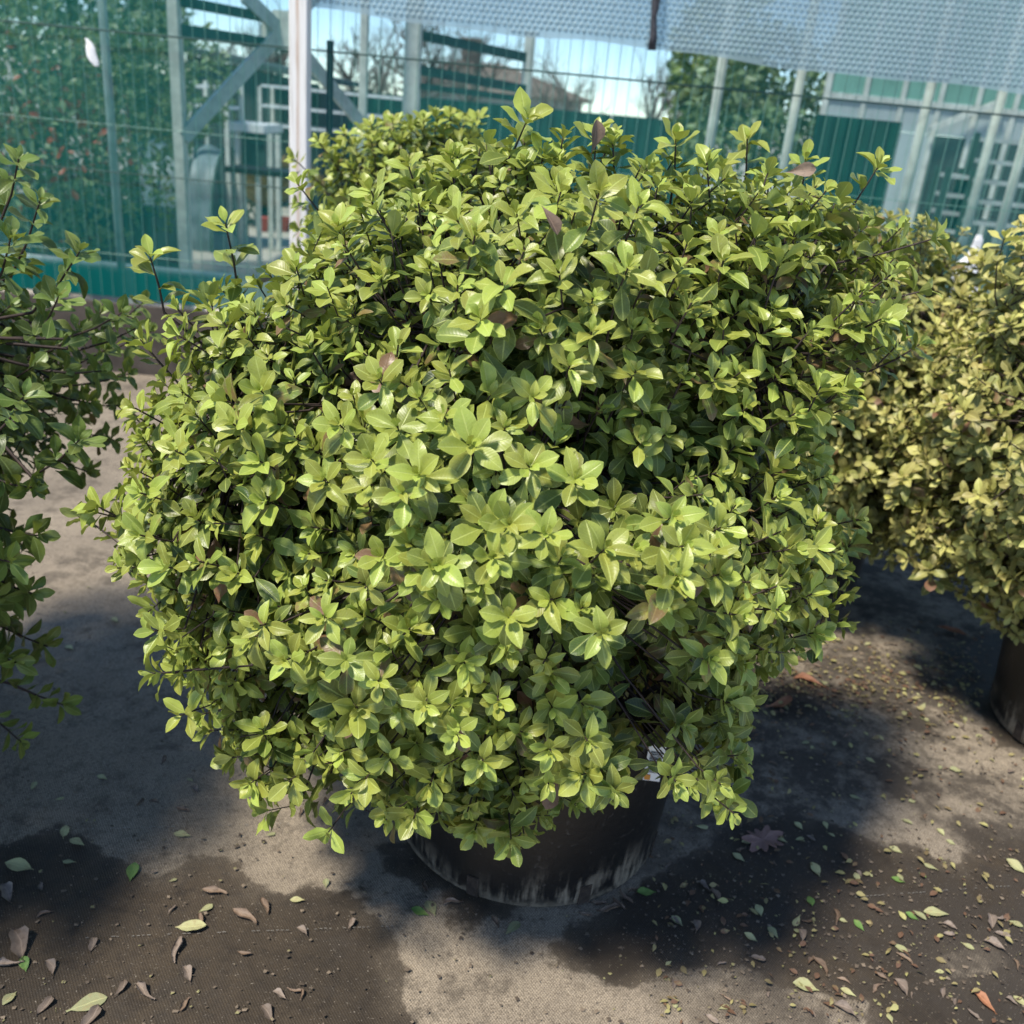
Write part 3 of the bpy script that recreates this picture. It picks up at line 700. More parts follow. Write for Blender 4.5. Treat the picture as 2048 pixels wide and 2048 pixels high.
while z < 2.34:
    x = xa + .02 + (pitch / 2 if row % 2 else 0)
    while x < xb - .02:
        if z > edge_z(x) + .02:
            c = np.array([x, film_y(x, z) - .001, z]); vs = []; n = 7
            for rr, hh in ((.0122, 0), (.0085, -.0028)):
                for k in range(n):
                    a = 2 * math.pi * k / n; vs.append(c + np.array([rr * math.cos(a), hh, rr * math.sin(a)]))
            vs.append(c + np.array([0, -.0035, 0]))
            bb.add(vs, [(k, (k+1) % n, n + (k+1) % n, n + k) for k in range(n)] + [(n + k, n + (k+1) % n, 2*n) for k in range(n)])
        x += pitch
    z += pitch * .866; row += 1
bb.build('bubble', M['film'], film, True, kind='stuff')
a, b = P(1318, -60, YB - .05), P(1303, 100, YB - .05)
mb = MB()
pts_ = [a + (b - a) * t + np.array([.004 * math.sin(t * 9), .003 * math.cos(t * 7), 0]) for t in np.linspace(-4, 1, 26)]
mb.tube(pts_, [.016 + .004 * math.sin(i * 2.1) for i in range(26)], 8)
so = mb.build('hanging_rope', M['strap'], None, True, org=a); tag(so, 'dark frayed rope hanging in front of the bubble film', 'rope')
# little white scraps
def crumple(name, pts3, thick, mat, label, cat, seed):
    g = np.random.default_rng(seed); mb = MB(); n = 9
    pts3 = [np.array(p) for p in pts3]; vs = []
    for i, p in enumerate(pts3):
        for k in range(n):
            a_ = 2 * math.pi * k / n; r = thick[i] * g.uniform(.7, 1.25); vs.append(p + np.array([r * math.cos(a_), .35 * r * math.sin(a_), g.uniform(-.1, .1) * r]))
    fs = [(i*n+k, i*n+(k+1) % n, (i+1)*n+(k+1) % n, (i+1)*n+k) for i in range(len(pts3)-1) for k in range(n)] + [tuple(range(n-1, -1, -1)), tuple(range((len(pts3)-1)*n, len(pts3)*n))]
    mb.add(vs, fs); o = mb.build(name, mat, None, org=pts3[0]); tag(o, label, cat); return o
crumple('plastic_scrap', [P(x, y, YF - .035) for x, y in ((172, 76), (177, 84), (182, 96), (184, 112), (188, 124), (193, 132))], [.006, .014, .022, .021, .020, .012], M['white_bag'],
        'narrow white plastic scrap caught on the netting over the red leaved hedge', 'plastic scrap', 3)
crumple('plastic_bag', [P(x, y, YF - .35) for x, y in ((1958, 470), (1957, 480), (1952, 494), (1945, 512), (1936, 530), (1930, 560), (1930, 600))], [.012, .020, .020, .034, .05, .06, .06], M['white_bag'],
        'white knotted plastic bag sticking up behind the yellow shrub', 'plastic bag', 5)

# ================================================================== behind the net
def pole(x0, y0, x1, y1, Y, r, mat, name, label, cat, group):
    a, b = P(x0, y0, Y), P(x1, y1, Y); x = (a[0] + b[0]) / 2
    mb = MB(); mb.tube([(x, Y, 0), (x, Y, 2.7)], r, 10); o = mb.build(name, mat, None, True, org=(x, Y, 0)); return tag(o, label, cat, group)
pole(205, 0, 226, 322, YF + .25, .022, M['galv'], 'steel_pole', 'thin pale steel pole in front of the red leaved hedge behind the net', 'pole', None)
for q in ((1445, 116, 1417, 315), (1605, 140, 1565, 340), (1858, 172, 1802, 442), (2003, 186, 1919, 515), (2046, 290, 1990, 500)):
    pole(*q, YF + .5, .026, M['galv'], 'steel_pole', 'pale galvanised upright pole behind the net near the grey greenhouse', 'pole', 'greenhouse side poles behind the net')
# galvanised cross-braced frame
YA = 5.6
def yrack(x): return 5.6 + (x - 348) / (1060 - 348) * 1.9
rk = root('braced_steel_frame', 'galvanised steel frame with cross bracing and ladder rungs behind the net', 'steel frame', tuple(np.array([P(600, 60, 6.2)[0], 6.2, 0])))
for x, yr, w in ((352, 100, .065), (825, 140, .105), (727, 160, .05), (1056, 130, .075)):
    p = P(x, yr, yrack(x)); mb = MB(); mb.box((p[0] - w/2, p[1] - w/2, 0), (p[0] + w/2, p[1] + w/2, 2.75 if x != 1056 else P(1056, 62, yrack(1056))[2]), .006); mb.build('upright', M['galv'], rk)
for (x0, y0, x1, y1, h) in ((358, 2, 598, 48, .05), (358, 60, 600, 97, .06), (838, 70, 1056, 116, .06), (838, 140, 1056, 180, .06), (838, 172, 1056, 200, .04)):
    mb = MB(); mb.beam(P(x0, y0, yrack(x0)), P(x1, y1, yrack(x1)), .045, h); mb.build('rung', M['galv_dark'], rk)
for (x0, y0, x1, y1) in ((366, 276, 560, 66), (488, -10, 558, 58), (570, 62, 735, 262), (572, 52, 640, -20)):
    d_ = .05; mb = MB(); mb.beam(P(x0, y0, yrack(x0) - d_), P(x1, y1, yrack(x1) - d_), .03, .075); mb.build('brace', M['galv'], rk)
c = P(566, 60, yrack(566) - .08); mb = MB()
n = 8; vs = [c + np.array([.11 * math.cos(2*math.pi*(k+.5)/n) * 1.2, yo, .11 * math.sin(2*math.pi*(k+.5)/n)]) for yo in (-.004, .004) for k in range(n)]
mb.add(vs, [tuple(range(n-1, -1, -1)), tuple(range(n, 2*n))] + [(k, (k+1) % n, n+(k+1) % n, n+k) for k in range(n)]); mb.build('gusset_plate', M['galv'], rk)

def shelf_unit(label, xL, xR, ys, Y, depth=.55, up_mat='galv', group='white shelved plant trolleys behind the net'):
    A = P(xL, ys[0], Y); B = P(xR, ys[0], Y); t = root('plant_trolley', label, 'trolley', ((A[0]+B[0])/2, Y, 0), group)
    zt = A[2]
    for y in ys:
        z = P((xL + xR)/2, y, Y)[2]; mb = MB(); mb.box((A[0], Y, z - .018), (B[0], Y + depth, z + .010), .004); mb.build('shelf', M['white_metal' if up_mat == 'galv' else 'shelf_grey'], t)
    for px_ in (A[0] - .02, B[0] + .02):
        for py_ in (Y + .02, Y + depth - .02):
            mb = MB(); mb.box((px_ - .018, py_ - .018, 0.0), (px_ + .018, py_ + .018, zt + .06)); mb.build('upright', M[up_mat], t)
    return t
shelf_unit('white shelved plant trolley behind the white timber post and cross braces', 522, 812, (184, 224, 262), 12.3, .6)
shelf_unit('small white plant trolley beside the left upright of the braced frame', 380, 446, (173, 212), 9.2, .5)
shelf_unit('tall plant trolley with many white shelves behind the yellow shrub', 1990, 2120, (286, 330, 371, 412, 455), 7.2, .3, 'galv_dark')
shelf_unit('narrow plant trolley of white shelves left of the tall trolley', 1902, 1940, (353, 392, 428, 465), 7.4, .25, 'galv_dark')
# potting table with a grey cabinet
A, B = P(452, 248, 9.4), P(533, 254, 9.4); tb = root('potting_table', 'white topped potting table with a grey cabinet panel under it', 'table', ((A[0]+B[0])/2, 9.4, 0))
mb = MB(); mb.box((A[0], 9.35, A[2] - .05), (B[0], 10.0, A[2] + .02), .01); mb.build('table_top', M['white_metal'], tb)
mb = MB(); mb.box((P(482, 300, 9.4)[0], 9.42, P(500, 345, 9.4)[2]), (P(527, 300, 9.4)[0], 9.9, A[2] - .052), .006); mb.build('cabinet', M['galv_dark'], tb)
for x in (476, 541, 556):
    p = P(x, 300, 9.4); mb = MB(); mb.box((p[0] - .02, 9.37, 0), (p[0] + .02, 9.41, A[2] - .051)); mb.build('leg', M['galv'], tb)
A, B = P(452, 345, 8.6), P(592, 357, 8.6); aw = root('trestle_shelf', 'low black topped trestle shelf above the tan grass clump', 'trestle', ((A[0]+B[0])/2, 8.6, 0))
mb = MB(); mb.box((A[0], 8.55, B[2]), (B[0], 8.95, B[2] + .045), .005); mb.build('top', M['black_plastic'], aw)
for x in (A[0] + .28, B[0] - .03):
    mb = MB(); mb.box((x - .018, 8.58, 0), (x + .018, 8.62, B[2] - .001)); mb.build('leg', M['galv'], aw)
# low hoop tunnel
hx0, hx1 = P(262, 420, 9.0)[0], P(425, 420, 9.0)[0]; tu = root('hoop_tunnel', 'low grey hoop tunnel of plastic film behind the left upright', 'hoop tunnel', ((hx0+hx1)/2, 9.3, 0))
mb = MB(); ns_, na = 12, 14; hz = P(400, 300, 9.0)[2]
for i in range(ns_ + 1):
    x = hx0 + (hx1 - hx0) * i / ns_
    for k in range(na + 1):
        a_ = math.pi * k / na; s_ = 1 + .03 * math.sin(i * 2.7 + k)
        mb.v.append((x, 9.5 - .55 * math.cos(a_) * s_, hz * math.sin(a_) ** .8 * (1 + .03 * math.sin(i * math.pi / 2)) ))
for i in range(ns_):
    for k in range(na):
        q = i * (na + 1) + k; mb.f.append((q, q + na + 1, q + na + 2, q + 1))
mb.build('film_cover', M['tunnel_film'], tu, True)
for i in range(4):
    x = hx0 + (hx1 - hx0) * i / 3; mb = MB(); mb.tube([(x, 9.5 - .565 * math.cos(math.pi*k/14), (hz + .015) * math.sin(math.pi*k/14) ** .8 if 0 < k < 14 else 0) for k in range(15)], .014, 6); mb.build('hoop', M['galv_dark'], tu, True)

a, b = P(-260, 430, 6.9), P(318, 430, 6.9); mb = MB(); mb.box((a[0], 6.75, 0), (b[0], 7.4, b[2]), .01)
o = mb.build('planter_box', M['shed'], None, org=((a[0]+b[0])/2, 7, 0)); tag(o, 'long dark planter box under the red leaved hedge', 'planter')
a, b = P(-100, 500, 5.5), P(470, 562, 5.5); mb = MB(); zp = P(250, 535, 5.5)[2]; mb.tube([(a[0], 5.5, zp), (b[0], 5.52, zp - .01)], .028, 10)
o = mb.build('water_pipe', M['white_metal'], None, True, org=((a[0]+b[0])/2, 5.5, 0)); tag(o, 'white water pipe running along the foot of the netting', 'pipe')
for x in np.linspace(a[0] + .2, b[0] - .2, 4): mb = MB(); mb.box((x - .015, 5.485, 0), (x + .015, 5.515, zp - .02)); mb.build('bracket', M['galv'], o)
# leafy background shrubs / trees
def leaf_ball(LV, c, rad, n, size, g, age=.4, red=0.0, flat=1.0):
    U = rand_dirs(n, g); rr = g.uniform(.55, 1.0, n) ** .5 * (1 + .16 * np.sin(U[:, 0]*5 + c[0]*9) * np.sin(U[:, 2]*6 + c[2]*7))
    for u_, r in zip(U, rr):
        p = c + u_ * np.array(rad) * r
        if p[2] < .03: continue
        LV.put(p, unit(u_ + g.normal(size=3) * .7), unit(u_ + np.array([0, -.2, .7]) + g.normal(size=3) * .5), size * g.uniform(.7, 1.3), .5, (np.clip(age + g.normal() * .25, 0, 1), g.random(), 1.0 if g.random() < red else .0))
def leafy(name, label, cat, base, balls, size, mat, g, trunk=(.03, .8), age=.45, group=None):
    t = root(name, label, cat, base, group); LV = Leaves()
    for c, rad, n, red in balls: leaf_ball(LV, np.array(c), rad, n, size, g, age, red)
    arr = LV.arrays(); VS, FS, UV, TN = leaf_geometry(arr, TPL_LO, np.ones(len(arr[0]), bool)); o0 = ORG[t.name]
    cr = fin(quad_mesh('crown', VS - o0, FS, UV, TN), 'crown', mat, t, o0); cr['kind'] = 'stuff'
    mb = MB(); b = np.array(base)
    c0 = np.array(balls[0][0]); mb.tube([b, b * .5 + c0 * .5 + np.array([.02, 0, 0]), c0], [trunk[0], trunk[0] * .8, trunk[0] * .4], 8)
    for c, rad, n, red in balls[1:]: mb.tube([b * .45 + c0 * .55, np.array(c)], [trunk[0] * .6, trunk[0] * .2], 6)
    mb.build('trunk', M['bark'], t, True); return t
g = np.random.default_rng(21)
def pb_(x, y, Y): return P(x, y, Y)
leafy('hedge_shrub', 'tall dark hedge shrub with red young leaves behind the left netting', 'shrub', (*P(70, 300, 6.6)[:2], 0),
      [(pb_(60, 250, 6.6), (.55, .45, .75), 1500, .02), (pb_(110, 300, 6.4), (.38, .3, .32), 500, .42), (pb_(30, 190, 6.4), (.3, .3, .3), 420, .18), (pb_(-60, 120, 6.8), (.6, .5, .7), 1000, .03), (pb_(170, 360, 6.6), (.35, .3, .45), 600, .05)], .065, M['leaf_hedge'], g, (.03, .8), .28)
leafy('laurel_shrub', 'dark evergreen shrub between the thin pole and the braced frame', 'shrub', (*P(270, 200, 7.6)[:2], 0),
      [(pb_(250, 190, 7.6), (.6, .4, .5), 1100, .0), (pb_(330, 160, 7.8), (.5, .4, .45), 700, .0)], .07, M['leaf_hedge'], g)
leafy('low_shrub', 'low yellow green shrub at the foot of the red leaved hedge', 'shrub', (*P(230, 420, 7.0)[:2], 0),
      [(pb_(180, 395, 7.0), (.32, .25, .26), 420, 0), (pb_(265, 405, 7.0), (.3, .25, .25), 420, 0)], .06, M['leaf'], g, (.02, .3), .5)
leafy('evergreen_tree', 'tall evergreen tree rising behind the red leaved hedge', 'tree', (*P(110, 100, 13)[:2], 0),
      [(pb_(60, 60, 13), (1.6, 1.2, 1.3), 2200, 0), (pb_(180, 30, 13), (1.0, 1.0, 1.1), 1300, 0), (pb_(250, 60, 13.5), (.9, .8, .9), 800, 0)], .15, M['leaf_hedge'], g, (.12, 2))
leafy('ivy_tree', 'ivy covered tree standing left of the greenhouse', 'tree', (*P(1420, 200, 12.5)[:2], 0),
      [(pb_(1425, 150, 12.5), (.5, .5, .9), 1000, 0), (pb_(1440, 110, 12.5), (.55, .5, .7), 800, 0), (pb_(1420, 235, 12.5), (.4, .4, .7), 500, 0)], .12, M['leaf'], g, (.10, 2), .75)
leafy('greenhouse_bush', 'green bush behind the poles left of the corrugated sheet', 'shrub', (*P(1530, 240, 9.5)[:2], 0),
      [(pb_(1520, 180, 9.5), (.6, .4, .5), 1000, 0), (pb_(1580, 210, 9.5), (.5, .4, .6), 700, 0), (pb_(1500, 270, 9.5), (.5, .4, .5), 600, 0)], .10, M['leaf_hedge'], g, (.05, 1), .3)
leafy('flower_shrub', 'small white flowering plant beside the tan grass clump', 'shrub', (*G(475, 442)[:2], 0), [(G(475, 442) + np.array([0, 0, .28]), (.3, .25, .28), 420, 0)], .07, M['white_flower'], g, (.015, .2), .35)
# tan grass clump: strap leaves
t = root('grass_clump', 'rounded tan ornamental grass clump in a dark pot behind the post', 'grass clump', (*G(535, 450)[:2], 0)); LV = Leaves(); cb = G(535, 450)
for i in range(700):
    a_ = random.random() * 6.28; s_ = random.random() ** .6; d = unit([math.cos(a_) * s_, math.sin(a_) * s_, .9]); ln = random.uniform(.45, .72)
    LV.put(cb + np.array([math.cos(a_), math.sin(a_), 0]) * .06 + np.array([0, 0, .17]), d, unit([-math.cos(a_), -math.sin(a_), 1.0]), ln, .045, (random.random(), random.random(), 0), 2)
arr = LV.arrays(); VS, FS, UV, TN = leaf_geometry(arr, TPL_LO, np.ones(len(arr[0]), bool)); o = fin(quad_mesh('blades', VS - cb, FS, UV, TN), 'blades', M['tan_grass'], t, cb); o['kind'] = 'stuff'
mb = MB(); mb.lathe([(.0, .0), (.11, .0), (.14, .2), (.13, .2), (.125, .16), (.0, .16)], cb, 20); mb.build('pot', M['black_plastic'], t, True)
for i, x in enumerate((527, 568)):
    p = G(x, 462); mb = MB(); mb.lathe([(0, 0), (.045, 0), (.06, .13), (.066, .13), (.066, .15), (.055, .15), (.045, .04), (0, .04)], p, 16)
    o = mb.build('flowerpot', M['red_plastic'], None, True, org=p); tag(o, 'small red plastic flowerpot below the tan grass clump', 'flowerpot', 'small red flowerpots on the yard')

# dark corrugated walls, shed, house, greenhouse
def corrugated(name, label, cat, A, B, zA, zB, z0, mat, pitch=.14, depth=.03, thick=.006, group=None):
    A = np.array(A[:2]); B = np.array(B[:2]); Ln = np.linalg.norm(B - A); d = (B - A) / Ln; nn = np.array([d[1], -d[0]])
    t = root(name, label, cat, (*((A + B) / 2), z0), group)
    npan = max(1, round(Ln / (pitch * 7)))
    for k in range(npan):
        mb = MB(); xs = np.linspace(k / npan, (k + 1) / npan - .002, 7 * 4 + 1); pr = []
        for s_ in xs:
            ph_ = ((s_ * Ln / pitch) % 1); o_ = depth * (1 if ph_ < .4 else (0 if .5 < ph_ < .9 else .5)); q = A + d * s_ * Ln + nn * o_; zt = zA + (zB - zA) * s_; pr.append((q, zt))
        vs = [(q[0], q[1], z0) for q, zt in pr] + [(q[0], q[1], zt) for q, zt in pr] + [(q[0] - nn[0]*thick, q[1] - nn[1]*thick, z0) for q, zt in pr] + [(q[0] - nn[0]*thick, q[1] - nn[1]*thick, zt) for q, zt in pr]
        n_ = len(xs); fs = []
        for i in range(n_ - 1): fs += [(i, i+1, n_+i+1, n_+i), (2*n_+i+1, 2*n_+i, 3*n_+i, 3*n_+i+1), (n_+i, n_+i+1, 3*n_+i+1, 3*n_+i)]
        mb.add(vs, fs); mb.build('panel', mat, t)
    return t
A, B = P(990, 200, 16), P(1420, 247, 16); corrugated('metal_wall', 'long dark green corrugated metal wall below the bare trees', 'wall', P(250, 140, 16), B, P(250, 140, 16)[2] + .0, B[2], 0, M['green_paint'], .22)
A, B = P(1632, 228, 6.6), P(1806, 245, 6.6); corrugated('corrugated_sheet', 'dark green corrugated sheet standing between the pale poles', 'metal sheet', A, B, A[2], B[2], .25, M['green_paint'], .085, .022)
# shed on the left
sA, sB = P(372, 95, 13), P(640, 158, 13); sh = root('garden_shed', 'dark timber shed with a sloping roof behind the plant trolleys', 'shed', ((sA[0]+sB[0])/2, 13.8, 0))
for k in range(14):
    f0, f1 = k / 14, (k + 1) / 14 - .006; x0, x1 = sA[0] + (sB[0]-sA[0])*f0, sA[0] + (sB[0]-sA[0])*f1; zt = sA[2] + (sB[2]-sA[2]) * f1 - .06
    mb = MB(); mb.box((x0, 13.0, 0), (x1, 13.03, zt)); mb.build('wall_board', M['shed'], sh)
mb = MB(); mb.box((sA[0] + .02, 13.05, 0), (sB[0] - .02, 15.0, sB[2] - .15)); mb.build('wall', M['shed'], sh)
mb = MB(); mb.add([(sA[0]-.1, 12.85, sA[2]-.05), (sB[0]+.1, 12.85, sB[2]-.05), (sB[0]+.1, 15.2, sB[2]-.05), (sA[0]-.1, 15.2, sA[2]-.05), (sA[0]-.1, 12.85, sA[2]+.02), (sB[0]+.1, 12.85, sB[2]+.02), (sB[0]+.1, 15.2, sB[2]+.02), (sA[0]-.1, 15.2, sA[2]+.02)],
       [(0,3,2,1),(4,5,6,7),(0,1,5,4),(1,2,6,5),(2,3,7,6),(3,0,4,7)]); mb.build('roof', M['shed'], sh)
# house with hipped roof
YH = 34.0
hA, hB = P(790, 186, YH), P(1190, 205, YH); apex0, apex1 = P(905, 122, YH + 4), P(1010, 132, YH + 4); ez = P(1000, 186, YH)[2]
ho = root('house', 'brown house with a hipped tile roof beyond the dark green wall', 'house', ((hA[0]+hB[0])/2, YH + 4, 0))
mb = MB(); mb.box((hA[0] + .4, YH + .4, 0), (hB[0] - .4, YH + 8, ez)); mb.build('wall', M['wall_render'], ho)
za = P(960, 124, YH + 4)[2]
mb = MB(); mb.add([(hA[0], YH, ez), (hB[0], YH, ez), (hB[0], YH + 8.4, ez), (hA[0], YH + 8.4, ez), (apex0[0], YH + 4.2, za), (apex1[0], YH + 4.2, za)], [(0, 1, 5, 4), (1, 2, 5), (2, 3, 4, 5), (3, 0, 4), (3, 2, 1, 0)]); rf = mb.build('roof', M['roof_tile'], ho)
x_ = apex0[0] + .6
mb = MB(); mb.box((x_ - .35, YH + 4.6, za - .8), (x_ + .35, YH + 5.2, za + .8)); mb.build('chimney', M['roof_tile'], rf)
for x in np.linspace(hA[0] + 1.2, hB[0] - 1.8, 5):
    mb = MB(); mb.box((x - .5, YH + .36, ez - 1.6), (x + .5, YH + .398, ez - .35)); w_ = mb.build('window', M['white_metal'], ho)
    for s_ in (-1, 1):
        mb = MB(); mb.box((x + s_ * .24 - .2, YH + .345, ez - 1.5), (x + s_ * .24 + .2, YH + .358, ez - .45)); mb.build('pane', M['glass'], w_)
# greenhouse on the right
YG = 8.6; gA, gB = P(1640, 260, YG), P(2300, 330, YG); gz = P(1850, 215, YG)[2]
gh = root('greenhouse', 'grey sheeted greenhouse with a pale green upper band behind the net', 'greenhouse', ((gA[0]+gB[0])/2, YG + 2, 0))
npn = 9
for k in range(npn):
    x0 = gA[0] + (gB[0] - gA[0]) * k / npn; x1 = gA[0] + (gB[0] - gA[0]) * (k + 1) / npn
    zl = P(1850, 268, YG)[2]
    mb = MB(); mb.box((x0 + .02, YG, zl), (x1 - .02, YG + .02, gz)); mb.build('pane', M['greenhouse_wall'], gh)
    mb = MB(); mb.box((x0 + .02, YG + .004, .5), (x1 - .02, YG + .024, zl - .004)); mb.build('lower_panel', M['greenhouse_wall'] if k in (1, 2) else M['dark_opening'], gh)  # dark sheets fill the open bays to paint their shade
    mb = MB(); mb.box((x0 + .02, YG, gz + .05), (x1 - .02, YG + .02, gz + 1.1)); mb.build('upper_pane', M['greenhouse_band'], gh)
    mb = MB(); mb.box((x0 - .02, YG - .01, 0), (x0 + .02, YG + .05, gz + 1.2)); mb.build('post', M['galv'], gh)
mb = MB(); mb.box((gA[0], YG - .02, gz + .003), (gB[0], YG + .04, gz + .047)); mb.build('rail', M['galv'], gh)
mb = MB(); mb.box((gA[0], YG, 0), (gB[0], YG + .04, .497)); mb.build('plinth', M['grey_plastic'], gh)
mb = MB(); mb.beam(P(1860, 258, YG - .08), P(2010, 200, YG - .08), .03, .045); mb.build('brace', M['galv'], gh)
mb = MB(); mb.add([(gA[0]-.1, YG-.1, gz+1.2), (gB[0]+.1, YG-.1, gz+1.2), (gB[0]+.1, YG+2.2, gz+2.3), (gA[0]-.1, YG+2.2, gz+2.3), (gA[0]-.1, YG-.1, gz+1.23), (gB[0]+.1, YG-.1, gz+1.23), (gB[0]+.1, YG+2.2, gz+2.33), (gA[0]-.1, YG+2.2, gz+2.33)],
       [(0,3,2,1),(4,5,6,7),(0,1,5,4),(1,2,6,5),(2,3,7,6),(3,0,4,7)]); mb.build('roof', M['greenhouse_wall'], gh)

# bare winter trees
def bare_tree(label, x, Y, top_y, g, spread=.5, levels=5, lean=0.0, r0=.11):
    r0 *= .75
    base = P(x, 260, Y); base[2] = 0; h = P(x, top_y, Y)[2]
    t = root('bare_tree', label, 'tree', tuple(base), 'bare winter trees behind the dark green wall'); tr = MB(); cr = MB()
    def grow(p, d, ln, r, lv):
        pts = [p]; q = p.copy(); dd = d.copy(); k = 4 if lv < 3 else 3
        for i in range(k):
            dd = unit(dd + g.normal(size=3) * .13 + np.array([0, 0, .05])); q = q + dd * ln / k; pts.append(q.copy())
        (tr if lv <= 1 else cr).tube(pts, list(np.linspace(r, r * .6, k + 1)), 3 if lv > 2 else 6, False)
        if lv >= levels: return
        nb_ = int(g.integers(5, 8)) if lv == 0 else (int(g.integers(4, 6)) if lv == 1 else int(g.integers(2, 5)))
        for i in range(nb_):
            f = g.uniform(.35, 1.0); j = min(k - 1, int(f * k)); s = pts[j] + (pts[j+1] - pts[j]) * (f * k - j)
            nd = unit(dd + rand_dirs(1, g)[0] * spread * g.uniform(.8, 1.5) + np.array([0, 0, .15])); grow(s, nd, ln * g.uniform(.5, .75), r * .5, lv + 1)
    grow(base, unit([lean, 0, 1.0]), h * .34, r0, 0)
    tr.build('trunk', M['bark'], t, True); cr.build('crown', M['bark'], t, True, kind='stuff'); return t
g = np.random.default_rng(5)
bare_tree('dense bare winter tree behind the white timber post', 560, 20, -190, g, .75, 5, 0.05, .16)
bare_tree('reddish bare tree standing over the sloping shed roof', 470, 17, -120, g, .6, 5, -.03, .10)
bare_tree('broad bare tree between the timber post and the wide upright', 715, 20, -190, g, .8, 5, .03, .17)
bare_tree('bare tree behind the ladder rungs of the braced frame', 800, 21, -150, g, .75, 5, 0.02, .15)
bare_tree('bare tree in front of the brown hipped roof', 930, 24, -120, g, .7, 5, 0, .13)
bare_tree('slender bare tree right of the brown house', 1150, 22, -60, g, .55, 5, 0, .09)
bare_tree('slender bare tree below the hanging rope', 1300, 20, -60, g, .45, 5, 0.02, .09)
bare_tree('upright bare tree beside the ivy covered tree', 1350, 22, -40, g, .5, 5, 0, .09)

# ================================================================== pots
def pot(label, c, rb, rt, h, mat, tilt=0, group=None):
    t = root('plant_pot', label, 'plant pot', (c[0], c[1], 0.006), group); c = (c[0], c[1], 0.006)
    mb = MB(); mb.lathe([(0, 0.0), (rb - .02, 0), (rb - .008, .004), (rb, .014), (rb + .003, .03)] + [(rb + (rt - rb) * (f ** .85), .03 + (h - .075) * f) for f in np.linspace(.12, 1, 8)] + [(rt - .006, h - .04), (rt - .012, h - .10), (rt - .03, h - .14), (0, h - .14)], c, 72)
    body = mb.build('body', mat, t, True)
    mb = MB(); mb.lathe([(rt - .004, h - .044), (rt + .012, h - .046), (rt + .016, h - .030), (rt + .014, h - .004), (rt + .006, h), (rt - .006, h - .006), (rt - .008, h - .04), (rt - .004, h - .044)], c, 72); mb.build('rim', mat, t, True)
    mb = MB(); n = 40; g = np.random.default_rng(3); vs = [(c[0], c[1], c[2] + h - .05)]; 
    for rr in (.35, .7, 1.0):
        for k in range(n): vs.append((c[0] + (rt - .013) * rr * math.cos(2*math.pi*k/n), c[1] + (rt - .013) * rr * math.sin(2*math.pi*k/n), c[2] + h - .06 + g.uniform(-.012, .012)))
    fs = [(0, 1 + k, 1 + (k+1) % n) for k in range(n)] + [(1 + j*n + k, 1 + (j+1)*n + k, 1 + (j+1)*n + (k+1) % n, 1 + j*n + (k+1) % n) for j in range(2) for k in range(n)]
    mb.add(vs, fs); mb.build('soil', M['soil'], t, True)
    for k in range(8):
        a = 2 * math.pi * (k + .28) / 8 + tilt; r = rb + .0035; u = np.array([-math.sin(a), math.cos(a), 0]); o_ = np.array([math.cos(a), math.sin(a), 0]); cc = np.array(c) + o_ * (r - .001)
        # drainage slot: raised lip round a dark recess
        mb = MB(); mb.add([cc - u*.013 + np.array([0,0,.012]) + o_*.001, cc + u*.013 + np.array([0,0,.012]) + o_*.001, cc + u*.013 + np.array([0,0,.062]) + o_*.0035, cc - u*.013 + np.array([0,0,.062]) + o_*.0035,
                           cc - u*.013 + np.array([0,0,.012]) - o_*.01, cc + u*.013 + np.array([0,0,.012]) - o_*.01, cc + u*.013 + np.array([0,0,.062]) - o_*.01, cc - u*.013 + np.array([0,0,.062]) - o_*.01],
                          [(0,1,2,3),(0,4,5,1),(1,5,6,2),(2,6,7,3),(3,7,4,0),(4,7,6,5)]); mb.build('drain_slot', M['soil'], t)
    return t
PC = np.array([0.100, 1.742]); POT_H = .43
pot('big black plastic pot with mud streaks under the central green shrub', PC, .296, .325, POT_H, M['pot'], .2)
RC = np.array([1.70, 2.30]); pot('black plastic pot under the large yellow shrub', RC, .262, .295, .46, M['pot'], .9)
R2 = np.array([0.98, 3.10]); pot('black plastic pot under the shrub next to the base board', R2, .262, .295, .43, M['pot'], 1.4)
LC = np.array([-1.50, 1.55]); pot('black plastic pot under the dark left hand shrub', LC, .262, .295, .43, M['pot'], .5)
BC = np.array([-0.38, 3.05]); pot('black plastic pot hidden behind the central green shrub', BC, .262, .295, .43, M['pot'], .5)

# plant label with bar code on the rim
la = P(1312, 1510, 1.455)
lt = root('plant_label', 'white bar code label hanging over the rim of the big black pot', 'label', tuple(la))
mb = MB(); c0 = P(1303, 1556, 1.452); c1 = P(1319, 1474, 1.462); dz_ = unit(c1 - c0); dx_ = unit(np.cross(dz_, np.array([0, 1.0, 0.2]))); Lh = np.linalg.norm(c1 - c0); nn_ = unit(np.cross(dx_, dz_))
def card(x0, x1, y0, y1, off, th):
    a = c0 + nn_ * off
    q = [a + dx_*x0 + dz_*y0, a + dx_*x1 + dz_*y0, a + dx_*x1 + dz_*y1, a + dx_*x0 + dz_*y1]; return q + [p + nn_ * th for p in q]
BF = [(0,3,2,1),(4,5,6,7),(0,1,5,4),(1,2,6,5),(2,3,7,6),(3,0,4,7)]
sgn = 1 if nn_ @ (EYE - c0) > 0 else -1
mb.add(card(-.016, .016, -.006, Lh, 0, .0008), BF); mb.build('card', M['label_white'], lt)
mb = MB()
y_ = .012
while y_ < Lh - .03:
    w_ = random.choice((.0008, .0012, .0018)); mb.add(card(-.012, .011, y_, y_ + w_, sgn * .0006 + (.0004 if sgn > 0 else -.0004), sgn * .0004), BF); y_ += w_ + random.choice((.0012, .0018))
mb.build('bar_code', M['ink'], lt, kind='stuff')
